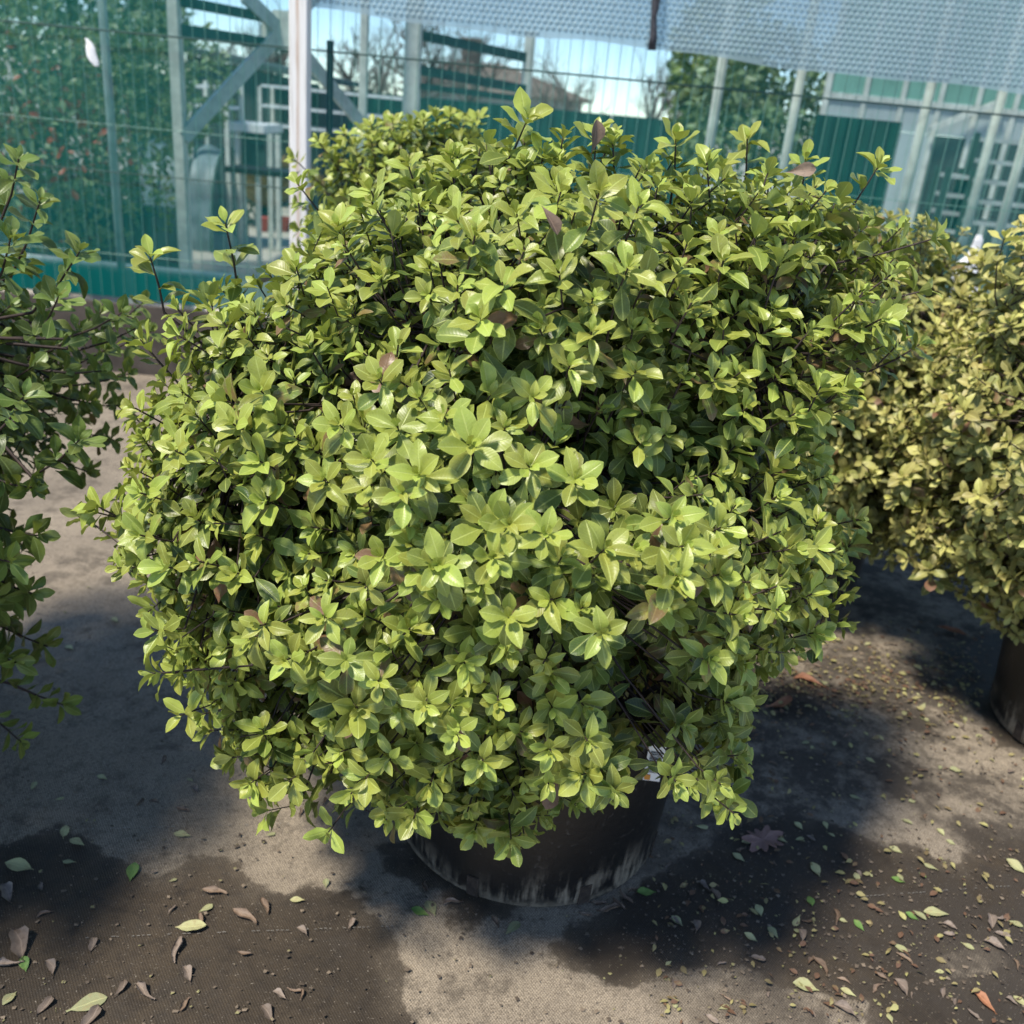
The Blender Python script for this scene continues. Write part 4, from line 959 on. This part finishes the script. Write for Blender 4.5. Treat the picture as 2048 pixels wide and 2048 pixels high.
mb = MB(); mb.add(card(.003, .014, -.004, .007, sgn * .001, sgn * .0004), BF); mb.build('orange_mark', M['orange'], lt)

# ================================================================== shrubs
C0 = np.array([-0.03, 1.64, 0.86])
SIL = [(700,350),(620,385),(545,480),(430,505),(310,560),(255,640),(218,770),(215,850),(140,960),(130,1020),(185,1110),(245,1150),(255,1280),(295,1340),(335,1400),(405,1450),(430,1530),(500,1575),(620,1575),(700,1550),(790,1590),(900,1590),(960,1600),(1040,1590),(1130,1530),(1240,1480),(1300,1530),(1380,1550),(1400,1500),(1420,1400),(1440,1290),(1560,1220),(1610,1120),(1640,1040),(1680,950),(1720,800),(1725,650),(1740,560),(1740,470),(1700,430),(1650,320),(1590,305),(1500,300),(1400,265),(1280,255),(1130,245),(990,225),(900,230),(830,260)]
dirs, rad = [], []
for x, y in SIL:
    d = unit(ray(x * V, y * V)); p = EYE + d * ((C0 - EYE) @ d); v = p - C0; dirs.append(v); rad.append(np.linalg.norm(v))
toc = unit(EYE - C0)
for a in np.linspace(0, 6.28, 9)[:-1]:
    for th, r in ((.35, .60), (.85, .62)):
        u, w = perp(toc); dirs.append(toc * math.cos(th) + (u * math.cos(a) + w * math.sin(a)) * math.sin(th)); rad.append(r)
dirs.append(toc); rad.append(.60)
for a in np.linspace(0, 6.28, 9)[:-1]: dirs.append(np.array([.6 * math.cos(a), 1.0, .7 * math.sin(a)])); rad.append(.60)
env = Envelope(C0, dirs, np.array(rad) * .95, 85.0, .085, 4)
FIX = [(905,600,.056,9,0,.05),(1185,505,.052,9,.05,.05),(715,715,.05,9,.1,.6),(1350,715,.048,9,.1,.5),(890,840,.060,10,.05,0),(1000,880,.046,10,-.02,0),(1085,905,.050,9,0,0),(790,895,.052,11,-.03,0),(700,865,.046,10,-.02,0),(760,930,.046,10,0,.1),(500,945,.062,9,.0,.25),(640,800,.045,10,0,0),(610,905,.046,10,0,0),(830,1065,.055,8,.1,.1),(720,1050,.05,9,0,.6),(960,1165,.048,9,0,0),(940,1325,.036,10,0,.3),(910,1440,.044,9,-.03,0),(800,1330,.040,10,-.02,0),(860,1385,.040,10,-.02,.05),(735,1435,.048,5,-.05,0),(1040,1420,.036,10,0,0),(1035,1480,.038,10,0,0),(1110,1400,.045,8,.2,0),(620,1360,.042,9,0,0),(470,1480,.048,9,-.04,0),(545,1475,.048,6,0,.2),(340,1350,.046,6,-.02,0),(330,1270,.042,7,.0,0),(290,1190,.046,6,.25,0),(490,1180,.042,11,-.02,.1),(610,1165,.048,10,.0,.6),(540,1245,.045,9,0,.3),(1270,975,.046,11,-.05,.05),(1290,1030,.044,10,-.03,0),(1285,1085,.044,8,-.04,0),(1340,1245,.042,10,.08,.6),(1470,1150,.036,9,.12,.1),(1540,1035,.060,6,.0,0),(1275,1475,.038,9,.1,0),(1360,1480,.038,7,.15,0),(1385,1535,.034,7,.05,0),(965,1590,.056,7,.3,.1),(780,1545,.050,8,.2,.1),(1160,1495,.045,7,.3,.3),(1255,820,.052,8,.0,0),(1210,835,.048,8,.0,0),(1410,770,.046,9,.05,0),(1500,780,.044,9,.15,0),(255,770,.044,11,-.02,0),(265,930,.046,11,.0,0),(175,965,.044,11,-.02,.05),(265,1010,.050,8,.15,.6),(310,1070,.046,7,.1,0),(1135,1195,.044,9,.2,0),(1030,1005,.044,9,.0,.3),(960,990,.044,10,.0,0),(930,1050,.046,9,.0,0),(1200,700,.046,10,.05,0),(1075,690,.052,10,.0,0),(1450,620,.048,10,.1,.05),(1205,390,.050,10,.0,0),(1130,365,.056,8,.0,0),(820,1070,.046,8,.1,0),(1555,900,.042,9,.15,.2),(1620,980,.044,9,.2,.1),(440,800,.046,11,0,0),(490,870,.046,10,0,0),(330,850,.044,10,0,0),(690,1470,.05,6,.1,0),(620,1570,.05,5,0,0)]
HOL = [(835,1215,44),(850,1180,34),(1190,1150,62),(1170,1105,36),(1220,1225,60),(1225,1290,55),(1195,1370,50),(1160,1270,35),(430,985,28),(690,1000,22),(1210,1180,40),(690,1260,25),(1230,1330,45),(1000,700,22),(880,700,20),(1180,1320,40),(1215,1530,62),(1236,1440,72),(1150,1560,40),(1200,1430,30)]
bush = root('green_shrub', 'large rounded yellow green shrub filling the middle of the place in a mud streaked pot', 'shrub', (PC[0], PC[1], POT_H - .06))
_poly = np.array(SIL, float) * V; _pc = _poly.mean(0)
def in_outline(X, Y, k):
    q = _pc + (_poly - _pc) * k; r = np.zeros(len(X), bool)
    for i in range(len(q)):
        a, b = q[i], q[(i + 1) % len(q)]; c = (a[1] > Y) != (b[1] > Y); r ^= c & (X < a[0] + (Y - a[1]) / (b[1] - a[1] + 1e-9) * (b[0] - a[0]))
    return r
def extra_main(LV, tw, sp, rnd):
    # shoots that stand clear of the crown: tip pixel, lower pixel, distance, leaf size, leaves
    for (x, y, bx_, by_, Y, sz, nl, ag) in ((995,225,940,330,1.62,.058,8,.0),(1025,290,1010,340,1.6,.05,8,.0),(425,420,450,560,1.55,.046,7,-.05),(282,480,310,590,1.50,.048,6,0),(1770,448,1560,500,1.60,.046,7,.05),(1745,548,1560,585,1.5,.05,5,.05),
                                       (1660,310,1560,450,1.7,.044,9,.0),(1520,300,1500,420,1.75,.044,8,.05),(1410,262,1400,380,1.75,.046,8,0),(1275,262,1265,380,1.7,.05,9,0),(1125,250,1110,380,1.68,.05,8,.0),(700,360,760,500,1.45,.054,8,.0),(770,310,800,420,1.6,.045,8,.0),(850,300,860,420,1.65,.048,8,.0),
                                       (560,345,640,450,1.75,.04,7,.05),(1050,350,1060,450,1.5,.05,8,0),(1700,430,1600,520,1.7,.042,8,.05),(1735,650,1640,700,1.55,.044,9,.2),(1450,330,1440,440,1.65,.05,8,.05),(1600,1120,1500,1080,1.5,.04,9,.25),(1600,1180,1500,1120,1.5,.036,9,.3)):
        a = P(x * V, y * V, Y); b = P(bx_ * V, by_ * V, Y + .03); ax = unit(a - b)
        sprig(LV, a, unit(ax + np.array([0, -.25, .1])), sz, nl, ag, .08, .95, .08, rnd=rnd)
        for f in (.35, .6, .85):
            for k in range(2):
                p = a + (b - a) * f; u, w = perp(ax); an = rnd.random() * 6.28; r = u * math.cos(an) + w * math.sin(an)
                LV.put(p, unit(r + ax * .5), unit(ax - r * .4 + np.array([0, -.1, .3])), sz * rnd.uniform(.8, 1.05), .46, (.3 + .3 * f, rnd.random(), 0))
        tw.tube([a, (a + b) / 2 + np.array([.003, 0, -.003]), b, b + (sp[np.argmin(((sp - b) ** 2).sum(1))] - b) * .9], [.0012, .0018, .0023, .003], 5, False)
g = np.random.default_rng(101)
shrub(bush, env, M['leaf'], (PC[0], PC[1], POT_H - .065), g, 1150, .047, .041, False, FIX, HOL, (PC[0], PC[1], .345, .50), .24, .5, .09, .02, fill=3400, n_stem=16, extra=extra_main, shoots=190, inside=in_outline)

# dead brown leaves caught in the crown
for i, (x, y, ln, lab) in enumerate(((1122, 258, .05, 'dry brown leaf standing upright among the topmost shoots'), (1510, 322, .045, 'folded dark brown dead leaf caught on the crown near the corrugated sheet'), (1035, 410, .04, 'small orange brown dead leaf caught in the upper crown'), (1130, 1335, .05, 'orange brown dead leaf inside the dark hollow above the pot'))):
    p = env.hit(x * V, y * V, 1.0 if i == 2 else .74) if i > 1 else P(x * V, y * V, 1.58); LV = Leaves(); d = [(.1, 0, 1), (.9, -.2, .2), (.5, -.3, -.6), (.6, -.3, -.5)][i]
    LV.put(p - np.array(d) * ln * .5, np.array(d, float), np.array([.6, -.8, .3]), ln, .5, (0, 0, 0), 5); VS, FS, UV, TN = leaf_geometry(LV.arrays(), TPL_HI, np.array([0]))
    o = fin(quad_mesh('dead_leaf', VS - p, FS, UV, TN), 'dead_leaf', M['fall_orange' if i == 3 else 'fall_brown'], None, p); tag(o, lab, 'leaf')

# dark shrub on the left
CL = np.array([-1.46, 1.52, .80])
def ell(rx, ry, rz, n=60, seed=0):
    g = np.random.default_rng(seed); U = rand_dirs(n, g); return U, 1 / np.sqrt((U[:, 0]/rx)**2 + (U[:, 1]/ry)**2 + (U[:, 2]/rz)**2)
U, r = ell(.50, .82, .62, 120, 1); envL = Envelope(CL, U, r, 30, .09, 8)  # depth stretched towards the camera, out of view, to cast shade
left = root('dark_shrub', 'dark open shrub with bare purple twigs beside the left end of the netting', 'shrub', (LC[0], LC[1], POT_H - .06))
def extra_left(LV, tw, sp, rnd):
    for (x, y, bx_, by_, Y, sz, nl) in ((35,300,0,420,1.75,.05,9),(75,380,20,520,1.7,.048,8),(150,475,60,590,1.65,.05,9),(45,745,-20,830,1.45,.055,7),(150,830,60,900,1.5,.05,9),(20,450,-20,560,1.6,.05,8),(230,590,120,640,1.75,.042,8),(255,620,150,660,1.8,.04,8),(110,560,60,640,1.6,.046,8),(20,1060,-40,1040,1.4,.05,6),(120,1330,20,1290,1.6,.05,6),(90,1220,0,1180,1.6,.05,7),(40,1400,-40,1330,1.55,.05,6),(30,1250,-40,1220,1.5,.05,7),(70,1010,-20,990,1.5,.048,8),(60,920,-20,900,1.5,.05,8),(60,1120,-10,1090,1.55,.05,8),(190,700,90,700,1.7,.04,8),(285,625,150,680,2.1,.042,8),(245,705,120,730,2.05,.042,9),(225,765,120,760,2.1,.044,8),(215,830,110,800,2.0,.044,9),(165,890,70,850,1.9,.046,9),(200,660,100,700,2.0,.044,9),(170,760,90,740,1.9,.044,9),(270,570,180,640,2.2,.04,8),(150,620,60,680,1.8,.046,9),(190,590,110,650,2.0,.042,9)):
        a = P(x * V, y * V, Y); b = P(bx_ * V, by_ * V, Y + .03); ax = unit(a - b)
        sprig(LV, a, unit(ax + np.array([0, -.1, .25])), sz, nl, .12, .05, .95, .08, rnd=rnd)
        for f in (.3, .5, .7, .9):
            for k in range(2):
                p = a + (b - a) * f; u, w = perp(ax); an = rnd.random() * 6.28; r_ = u * math.cos(an) + w * math.sin(an)
                LV.put(p, unit(r_ + ax * .6), unit(ax - r_ * .4 + np.array([0, 0, .4])), sz * rnd.uniform(.7, 1.0), .46, (.3 + .4 * f, rnd.random(), 0))
        tw.tube([a, (a + b) / 2 + np.array([.004, 0, -.004]), b, b + (sp[np.argmin(((sp - b) ** 2).sum(1))] - b) * .9], [.0014, .0022, .003, .004], 5, False)
shrub(left, envL, M['leaf_shaded'], (LC[0], LC[1], POT_H - .065), np.random.default_rng(7), 520, .074, .050, False, (), (), (LC[0], LC[1], .33, .50),   .2, .4, .05, .05, fill=700, n_stem=16, extra=extra_left, shoots=60)

# yellow shrub on the right, its neighbour, and the one behind
CR = np.array([1.68, 2.36, .86]); U, r = ell(.72, .64, .62, 80, 2); envR = Envelope(CR, U, r, 30, .05, 9)
right = root('yellow_shrub', 'large rounded yellow shrub in a black pot beside the central shrub', 'shrub', (RC[0], RC[1], .40))
def extra_right(LV, tw, sp, rnd):
    a = P(1900 * V, 432 * V, 2.25); b = a + np.array([.06, .05, -.2])
    for k in range(5): sprig(LV, a + np.array([.07 * k, .02 * k, -.02 * abs(k - 1)]), (0.1 * (k - 2), 0, 1), .05, 11, -.02, .1, rnd=rnd); twig(tw, a + np.array([.07 * k, .02 * k, -.02]), (0, 0, 1), b)
shrub(right, envR, M['leaf_yellow'], (RC[0], RC[1], .395), np.random.default_rng(17), 640, .046, .040, False, (), (), (RC[0], RC[1], .31, .47), .28, .35, .08, .05, fill=1800, n_stem=12, extra=extra_right, age_j=.3, shoots=50)
C2 = np.array([1.02, 3.02, .74]); U, r = ell(.62, .54, .58, 80, 3); env2 = Envelope(C2, U, r, 30, .05, 10)
nb2 = root('pale_shrub', 'smaller olive yellow shrub standing between the central and the yellow shrub', 'shrub', (R2[0], R2[1], .37))
shrub(nb2, env2, M['leaf_yellow'], (R2[0], R2[1], .365), np.random.default_rng(27), 420, .052, .040, True, (), (), (R2[0], R2[1], .31, .44), .17, .3, .06, .15, fill=1200, n_stem=10)
C3 = np.array([-0.34, 3.02, .98]); U, r = ell(.37, .40, .50, 80, 4)
env3 = Envelope(C3, U, r, 30, .05, 12)
bk = root('back_shrub', 'light green shrub showing above the central shrub in front of the timber post', 'shrub', (BC[0], BC[1], .37))
def extra_back(LV, tw, sp, rnd):
    for x, y, bx_, by_ in ((555,300,640,380),(560,385,640,430),(560,470,640,500),(600,265,660,350),(850,215,850,300),(800,225,800,300),(700,235,720,300),(740,228,750,300),(900,222,890,290),(560,430,650,470),(650,250,680,320)):
        a = P(x * V, y * V, 2.85); b = P(bx_ * V, by_ * V, 2.9); sprig(LV, a, a - b, .045, 9, .0, .0, rnd=rnd); sprig(LV, a * .6 + b * .4, a - b, .045, 8, .2, .0, rnd=rnd); tw.tube([a, b, C3 * .4 + b * .6], [.0015, .002, .003], 4, False)
shrub(bk, env3, M['leaf'], (BC[0], BC[1], .365), np.random.default_rng(37), 430, .050, .042, False, (), (), (BC[0], BC[1], .32, .5), .35, .3, .03, .03, fill=1200, n_stem=10, extra=extra_back, shoots=40)
finish_leaves(300)

# ================================================================== fallen leaves
def dead_mesh(name, fold, droop, wave, twist, kind, wr, crumple_=0.0, seed=0):
    tv, tf, tu = leaf_template(True, fold, droop, wave, twist, kind); v = tv.copy(); v[:, 0] *= wr; v[:, 1] -= .5
    g = np.random.default_rng(seed)
    if crumple_ > .02:                                  # dry blades roll up along the midrib
        th_ = 1.5 + .9 * g.random(); ang = tu[:, 0] * th_ * (.6 + .4 * tu[:, 1]); hw = np.abs(v[:, 0]) / (np.abs(tu[:, 0]) + 1e-6)
        v[:, 2] = v[:, 2] * .5 + hw * (1 - np.cos(ang)) / th_ * 1.2; v[:, 0] = hw * np.sin(ang) / th_ + .12 * np.sin(tu[:, 1] * 4 + seed)
    if crumple_: v += g.normal(size=v.shape) * crumple_ * np.array([.5, .5, 1.0])
    v[:, 2] *= .42 if crumple_ > .02 else .5; v[:, 2] -= v[:, 2].min()
    th = .010                                          # a real, if thin, blade: top and under side
    n = len(v); VS = np.concatenate([v + np.array([0, 0, th]), v]); FS = np.concatenate([tf, tf[:, ::-1] + n])
    return quad_mesh(name, VS, FS, np.concatenate([tu, tu]))
KINDS_ = {}
for key, mat, pars in (('green', 'fall_green', [(.4, .1, .3, 0, 0, .46), (.6, -.25, .5, .2, 1, .5), (-.5, .3, .3, -.2, 2, .44), (.25, .05, .2, .1, 0, .52), (.9, -.2, .3, .3, 1, .55)]),
                       ('brown', 'fall_brown', [(.9, .3, 1.2, .4, 0, .5), (1.3, -.3, 1.5, -.5, 1, .5), (-.8, .5, 1.0, .3, 2, .45), (.6, -.5, 2.0, .6, 0, .6)]),
                       ('grey', 'fall_grey', [(1.0, .3, 1.5, .4, 0, .6), (1.2, -.4, 2.0, -.6, 1, .7), (.7, .4, 2.4, .5, 2, .6)]),
                       ('deep', 'fall_deep', [(.3, .1, .3, 0, 1, .55), (.4, -.2, .3, .2, 0, .5)])):
    KINDS_[key] = []
    for i, p in enumerate(pars):
        me = dead_mesh('fallen_leaf', *p, crumple_=.035 if key in ('brown', 'grey') else .012, seed=i * 7 + len(key)); me.materials.append(M[mat]); KINDS_[key].append(me)
KW = {'green': 'pale green fallen leaf', 'brown': 'dry brown fallen leaf', 'grey': 'crumpled grey dead leaf', 'deep': 'fresh dark green fallen leaf'}
def where(x, y):
    """which patch of the cloth a leaf lies on"""
    if x < 760: return 'on the wet cloth left of the big pot' if y > 1700 else 'on the dry cloth beside the dark shrub'
    if x < 1240: return 'on the cloth in front of the big pot'
    if y < 1290: return 'in the shade between the yellow shrubs'
    if y < 1460: return 'in the drift around the curled orange leaf'
    if y < 1650: return 'on the dry cloth in front of the yellow shrub pot'
    return 'on the wet cloth right of the big pot' if y < 1900 else 'on the wet cloth beside the small dry island'
def leaf_label(kind, x, y, ln):
    sz = 'tiny' if ln < .026 else ('small' if ln < .042 else 'large'); kw_ = KW[kind]; return f'{sz} {KW[kind]} {where(x, y)}'.replace('crumpled grey dead', 'crumpled grey'), f'{sz} {KW[kind].replace("leaf", "leaves")} {where(x, y)}'
def drop(kind, x, y, ln, rz=None, px=True, lab=None):
    p = G(x, y) if px else np.array([x, y, 0]); me = random.choice(KINDS_[kind])
    o = bpy.data.objects.new('fallen_leaf', me); COL.objects.link(o)
    o.location = (p[0], p[1], .0065); o.scale = (ln, ln, ln * random.uniform(.7, 1.1)); o.rotation_euler = (random.uniform(-.06, .06), random.uniform(-.06, .06), random.uniform(0, 6.28) if rz is None else rz)
    lb_, gr_ = leaf_label(kind, x, y, ln); tag(o, lb_, 'leaf', gr_); return o
ONE = [('green', 382, 1860, .058, -1.45), ('green', 175, 2015, .066, -1.0), ('green', 130, 1670, .036, .3), ('green', 155, 1690, .040, 1.2), ('green', 140, 1730, .03, 1.5), ('green', 365, 1675, .040, 1.4), ('green', 40, 1740, .06, 1.5), ('green', 595, 1805, .03, 1.6),
       ('green', 1025, 1862, .046, -.6), ('green', 862, 1822, .045, .5), ('green', 1870, 1832, .052, 1.5), ('green', 1650, 1655, .028, 0), ('green', 1790, 1705, .03, 1), ('green', 1860, 1740, .034, .8), ('green', 1800, 1762, .03, 0), ('green', 1630, 1745, .04, .2),
       ('green', 1712, 1760, .026, 0), ('green', 1880, 1670, .026, .4), ('green', 1900, 1690, .024, 1), ('green', 1910, 1545, .035, 1.5), ('green', 1710, 1600, .03, 1), ('green', 1760, 1480, .028, .4), ('green', 1740, 1525, .028, .8), ('green', 1835, 1340, .034, .6), ('green', 1830, 1310, .026, 1),
       ('green', 1545, 1870, .034, .4), ('green', 1500, 1880, .03, 1.0), ('green', 2030, 1740, .05, .7), ('green', 1610, 1980, .05, 1.4), ('green', 1695, 1990, .03, 1), ('green', 2040, 2010, .034, .5), ('green', 205, 1560, .03, 1.2), ('green', 60, 1330, .03, 0), ('green', 140, 1300, .036, 1), ('green', 230, 1245, .03, 1),
       ('deep', 840, 1830, .040, 1.3), ('deep', 1292, 1790, .044, 1.8), ('deep', 50, 1935, .036, .6), ('deep', 1620, 1808, .03, 0), ('deep', 1795, 1765, .03, 1), ('deep', 1822, 1838, .028, 1), ('deep', 265, 1750, .050, .2),
       ('grey', 355, 1905, .060, .4), ('grey', 290, 1990, .055, 1.2), ('grey', 100, 1945, .045, .8), ('grey', 240, 1985, .04, 0), ('grey', 700, 1855, .034, 0), ('grey', 605, 1870, .034, 1), ('grey', 535, 2035, .042, 1), ('grey', 560, 1997, .032, 1.4), ('grey', 185, 1897, .034, .5), ('grey', 15, 1795, .055, 1), ('grey', 40, 1900, .08, .9),
       ('grey', 15, 1935, .05, 2), ('grey', 375, 1957, .04, .9), ('grey', 90, 2020, .04, 0), ('grey', 180, 2045, .05, 0), ('grey', 1390, 1860, .04, 0), ('grey', 1350, 1850, .03, 1), ('grey', 1600, 1880, .04, 0), ('grey', 1800, 1985, .05, .3), ('grey', 1690, 2030, .05, 1), ('grey', 1900, 1860, .035, 1), ('grey', 1980, 1850, .045, 0), ('grey', 1990, 1900, .05, 1),
       ('brown', 490, 1840, .058, .9), ('brown', 530, 1818, .04, .3), ('brown', 430, 1790, .05, 1.3), ('brown', 1670, 1840, .045, 0), ('brown', 1810, 1925, .04, .5), ('brown', 1640, 1940, .05, .2), ('brown', 1430, 1800, .05, 0), ('brown', 2030, 1935, .03, 0), ('brown', 990, 1850, .03, .3), ('brown', 600, 1630, .03, .3), ('brown', 280, 1610, .03, 0), ('brown', 310, 1610, .03, 1)]
for k_, x, y, ln, rz in ONE: drop(k_, x, y, ln, rz)
for x, y in ((1195,1800),(1215,1812),(1235,1800),(1250,1785),(1170,1822),(1265,1775),(905,1800),(850,1768)): drop('brown', x, y + 12, random.uniform(.03, .05))
r_ = random.Random(77); cnt = 0
while cnt < 205:
    q = r_.random()
    if q < .62: x, y = r_.uniform(1330, 2060), 1230 + 820 * r_.random() ** 1.15
    elif q < .80: x, y = r_.uniform(1480, 1950), r_.gauss(1370, 55)
    else: x, y = r_.uniform(0, 720), r_.uniform(1180, 2040)
    p = G(x, y)
    if math.hypot(p[0] - PC[0], p[1] - PC[1]) < .29 or math.hypot(p[0] - RC[0], p[1] - RC[1]) < .29 or math.hypot(p[0] - R2[0], p[1] - R2[1]) < .29: continue
    k_ = r_.choices(('green', 'brown', 'grey', 'deep'), (.34, .34, .31, .01))[0]; drop(k_, x, y, r_.uniform(.014, .034)); cnt += 1
# single, distinct dead leaves
def special(kind, mesh_pars, mat, x, y, ln, rz, lab, cr=.03):
    me = dead_mesh('fallen_leaf', *mesh_pars, crumple_=cr, seed=int(x)); me.materials.append(M[mat]); p = G(x, y)
    o = bpy.data.objects.new('fallen_leaf', me); COL.objects.link(o); o.location = (p[0], p[1], .0065); o.scale = (ln, ln, ln); o.rotation_euler = (0, 0, rz); tag(o, lab, 'leaf')
special('o', (.7, -.3, .6, .3, 0, .62), 'fall_orange', 1558, 1412, .095, -1.1, 'curled orange brown leaf on the cloth right of the central shrub')
special('o', (.6, -.2, .6, .2, 2, .45), 'fall_orange', 1620, 1372, .10, 1.4, 'long flat reddish leaf lying behind the curled orange leaf')
special('o', (.6, -.3, .6, -.2, 1, .45), 'fall_orange', 1905, 1268, .10, 1.0, 'long orange leaf near the foot of the yellow shrub pot')
special('o', (.6, -.3, .8, .3, 1, .6), 'fall_orange', 1965, 2010, .055, .8, 'small pinkish orange leaf on the wet cloth near the pale leaves')
special('o', (.3, .1, .4, 0, 1, .9), 'fall_brown', 1500, 1625, .03, .3, 'tiny round brown leaf beside the lobed oak leaf', .01)
# lobed oak leaf
ov = []; n = 48
for k in range(n):
    a = 2 * math.pi * k / n; r = (1 + .26 * math.cos(a * 9)) * (.5 / math.sqrt((math.cos(a)) ** 2 + (math.sin(a) / .62) ** 2)); ov.append((r * math.cos(a), r * math.sin(a), .05 + .05 * math.sin(a * 3)))
mb = MB(); vs = [(0, 0, .02)] + ov + [(0, 0, 0)] + [(x, y, z - .02) for x, y, z in ov]
mb.add(vs, [(0, 1 + k, 1 + (k+1) % n) for k in range(n)] + [(n+1, n+2 + (k+1) % n, n+2 + k) for k in range(n)] + [(1+k, n+2+k, n+2+(k+1) % n, 1+(k+1) % n) for k in range(n)])
o = mb.build('fallen_leaf', M['fall_oak'], None); p = G(1525, 1685); o.location = (p[0], p[1], .007); o.scale = (.095,) * 3; o.rotation_euler = (0, 0, .5); tag(o, 'broad lobed purple brown oak leaf on the wet cloth right of the pot', 'leaf')
# crumbs: bits of leaf, bark and grit nobody could count
g = np.random.default_rng(9); cv = []; cf = []; n = 0
while n < 4200:
    x = g.uniform(-20, 2070); y = g.uniform(1150, 2060)
    dens = .25 + .75 * (x > 1300) * (y > 1230) + (.9 if 1400 < x < 1950 and 1290 < y < 1450 else 0)
    if g.random() > dens / 1.9: continue
    p = G(x, y)
    if math.hypot(p[0] - PC[0], p[1] - PC[1]) < .275: continue
    s = .0009 + .0045 * g.random() ** 2.6; s *= (1.9 if 1290 < y < 1450 and x > 1400 else 1); a = g.uniform(0, 6.28); k = len(cv)
    for j in range(4):
        b = a + j * 1.57 + g.uniform(-.4, .4); cv.append((p[0] + s * math.cos(b) * g.uniform(.6, 1.6), p[1] + s * math.sin(b), .0075 + g.uniform(0, .003)))
    cv.append((p[0], p[1], .0085 + s * .25)); cf += [(k, k+1, k+4), (k+1, k+2, k+4), (k+2, k+3, k+4), (k+3, k, k+4), (k+3, k+2, k+1, k)]; n += 1
LV = Leaves()
for i in range(1500):
    if i < 950: x, y = g.uniform(1400, 1960), g.normal(1365, 48)
    else: x, y = g.uniform(1300, 2060), g.uniform(1250, 2050)
    p = G(x, y)
    if y < 1235 or math.hypot(p[0] - PC[0], p[1] - PC[1]) < .3 or math.hypot(p[0] - RC[0], p[1] - RC[1]) < .285: continue
    a = g.uniform(0, 6.28); LV.put(np.array([p[0], p[1], .009 + g.uniform(0, .006)]), np.array([math.cos(a), math.sin(a), g.uniform(-.05, .35)]), np.array([g.normal() * .35, g.normal() * .35, 1.0]), .007 + .016 * g.random() ** 1.5, .55, (g.random(), g.random(), float(g.random() < .45)))
arr = LV.arrays(); VS, FS, UV, TN = leaf_geometry(arr, TPL_LO, np.ones(len(arr[0]), bool))
M['litter'] = leaf_material('leaf_litter', (0.36, 0.32, 0.13), (0.17, 0.13, 0.06), bronze=(0.14, 0.075, 0.045), transl=.08, rough=.7, vein=.3)
o = fin(quad_mesh('leaf_litter', VS, FS, UV, TN), 'leaf_litter', M['litter'], None, np.zeros(3)); tag(o, 'drift of tiny yellow brown leaf litter between the shrubs', 'litter', kind='stuff')
mt, t, out = nt('ground_crumbs'); gi = t.nodes.new('ShaderNodeNewGeometry'); b = N(t, 'ShaderNodeBsdfPrincipled'); b.inputs['Roughness'].default_value = .9
c = mixc(t, gi.outputs['Random Per Island'], (.035, .025, .018), (.22, .17, .12)); c = mixc(t, mth(t, 'GREATER_THAN', noise(t, 37, 2), .62), c, (.24, .22, .10)); L(t, c, b.inputs['Base Color']); L(t, b.outputs[0], out.inputs[0])
mb = MB(); mb.add(cv, cf); o = mb.build('litter', mt, None); tag(o, 'fine crumbs of leaf and grit scattered over the ground cloth', 'litter', kind='stuff')
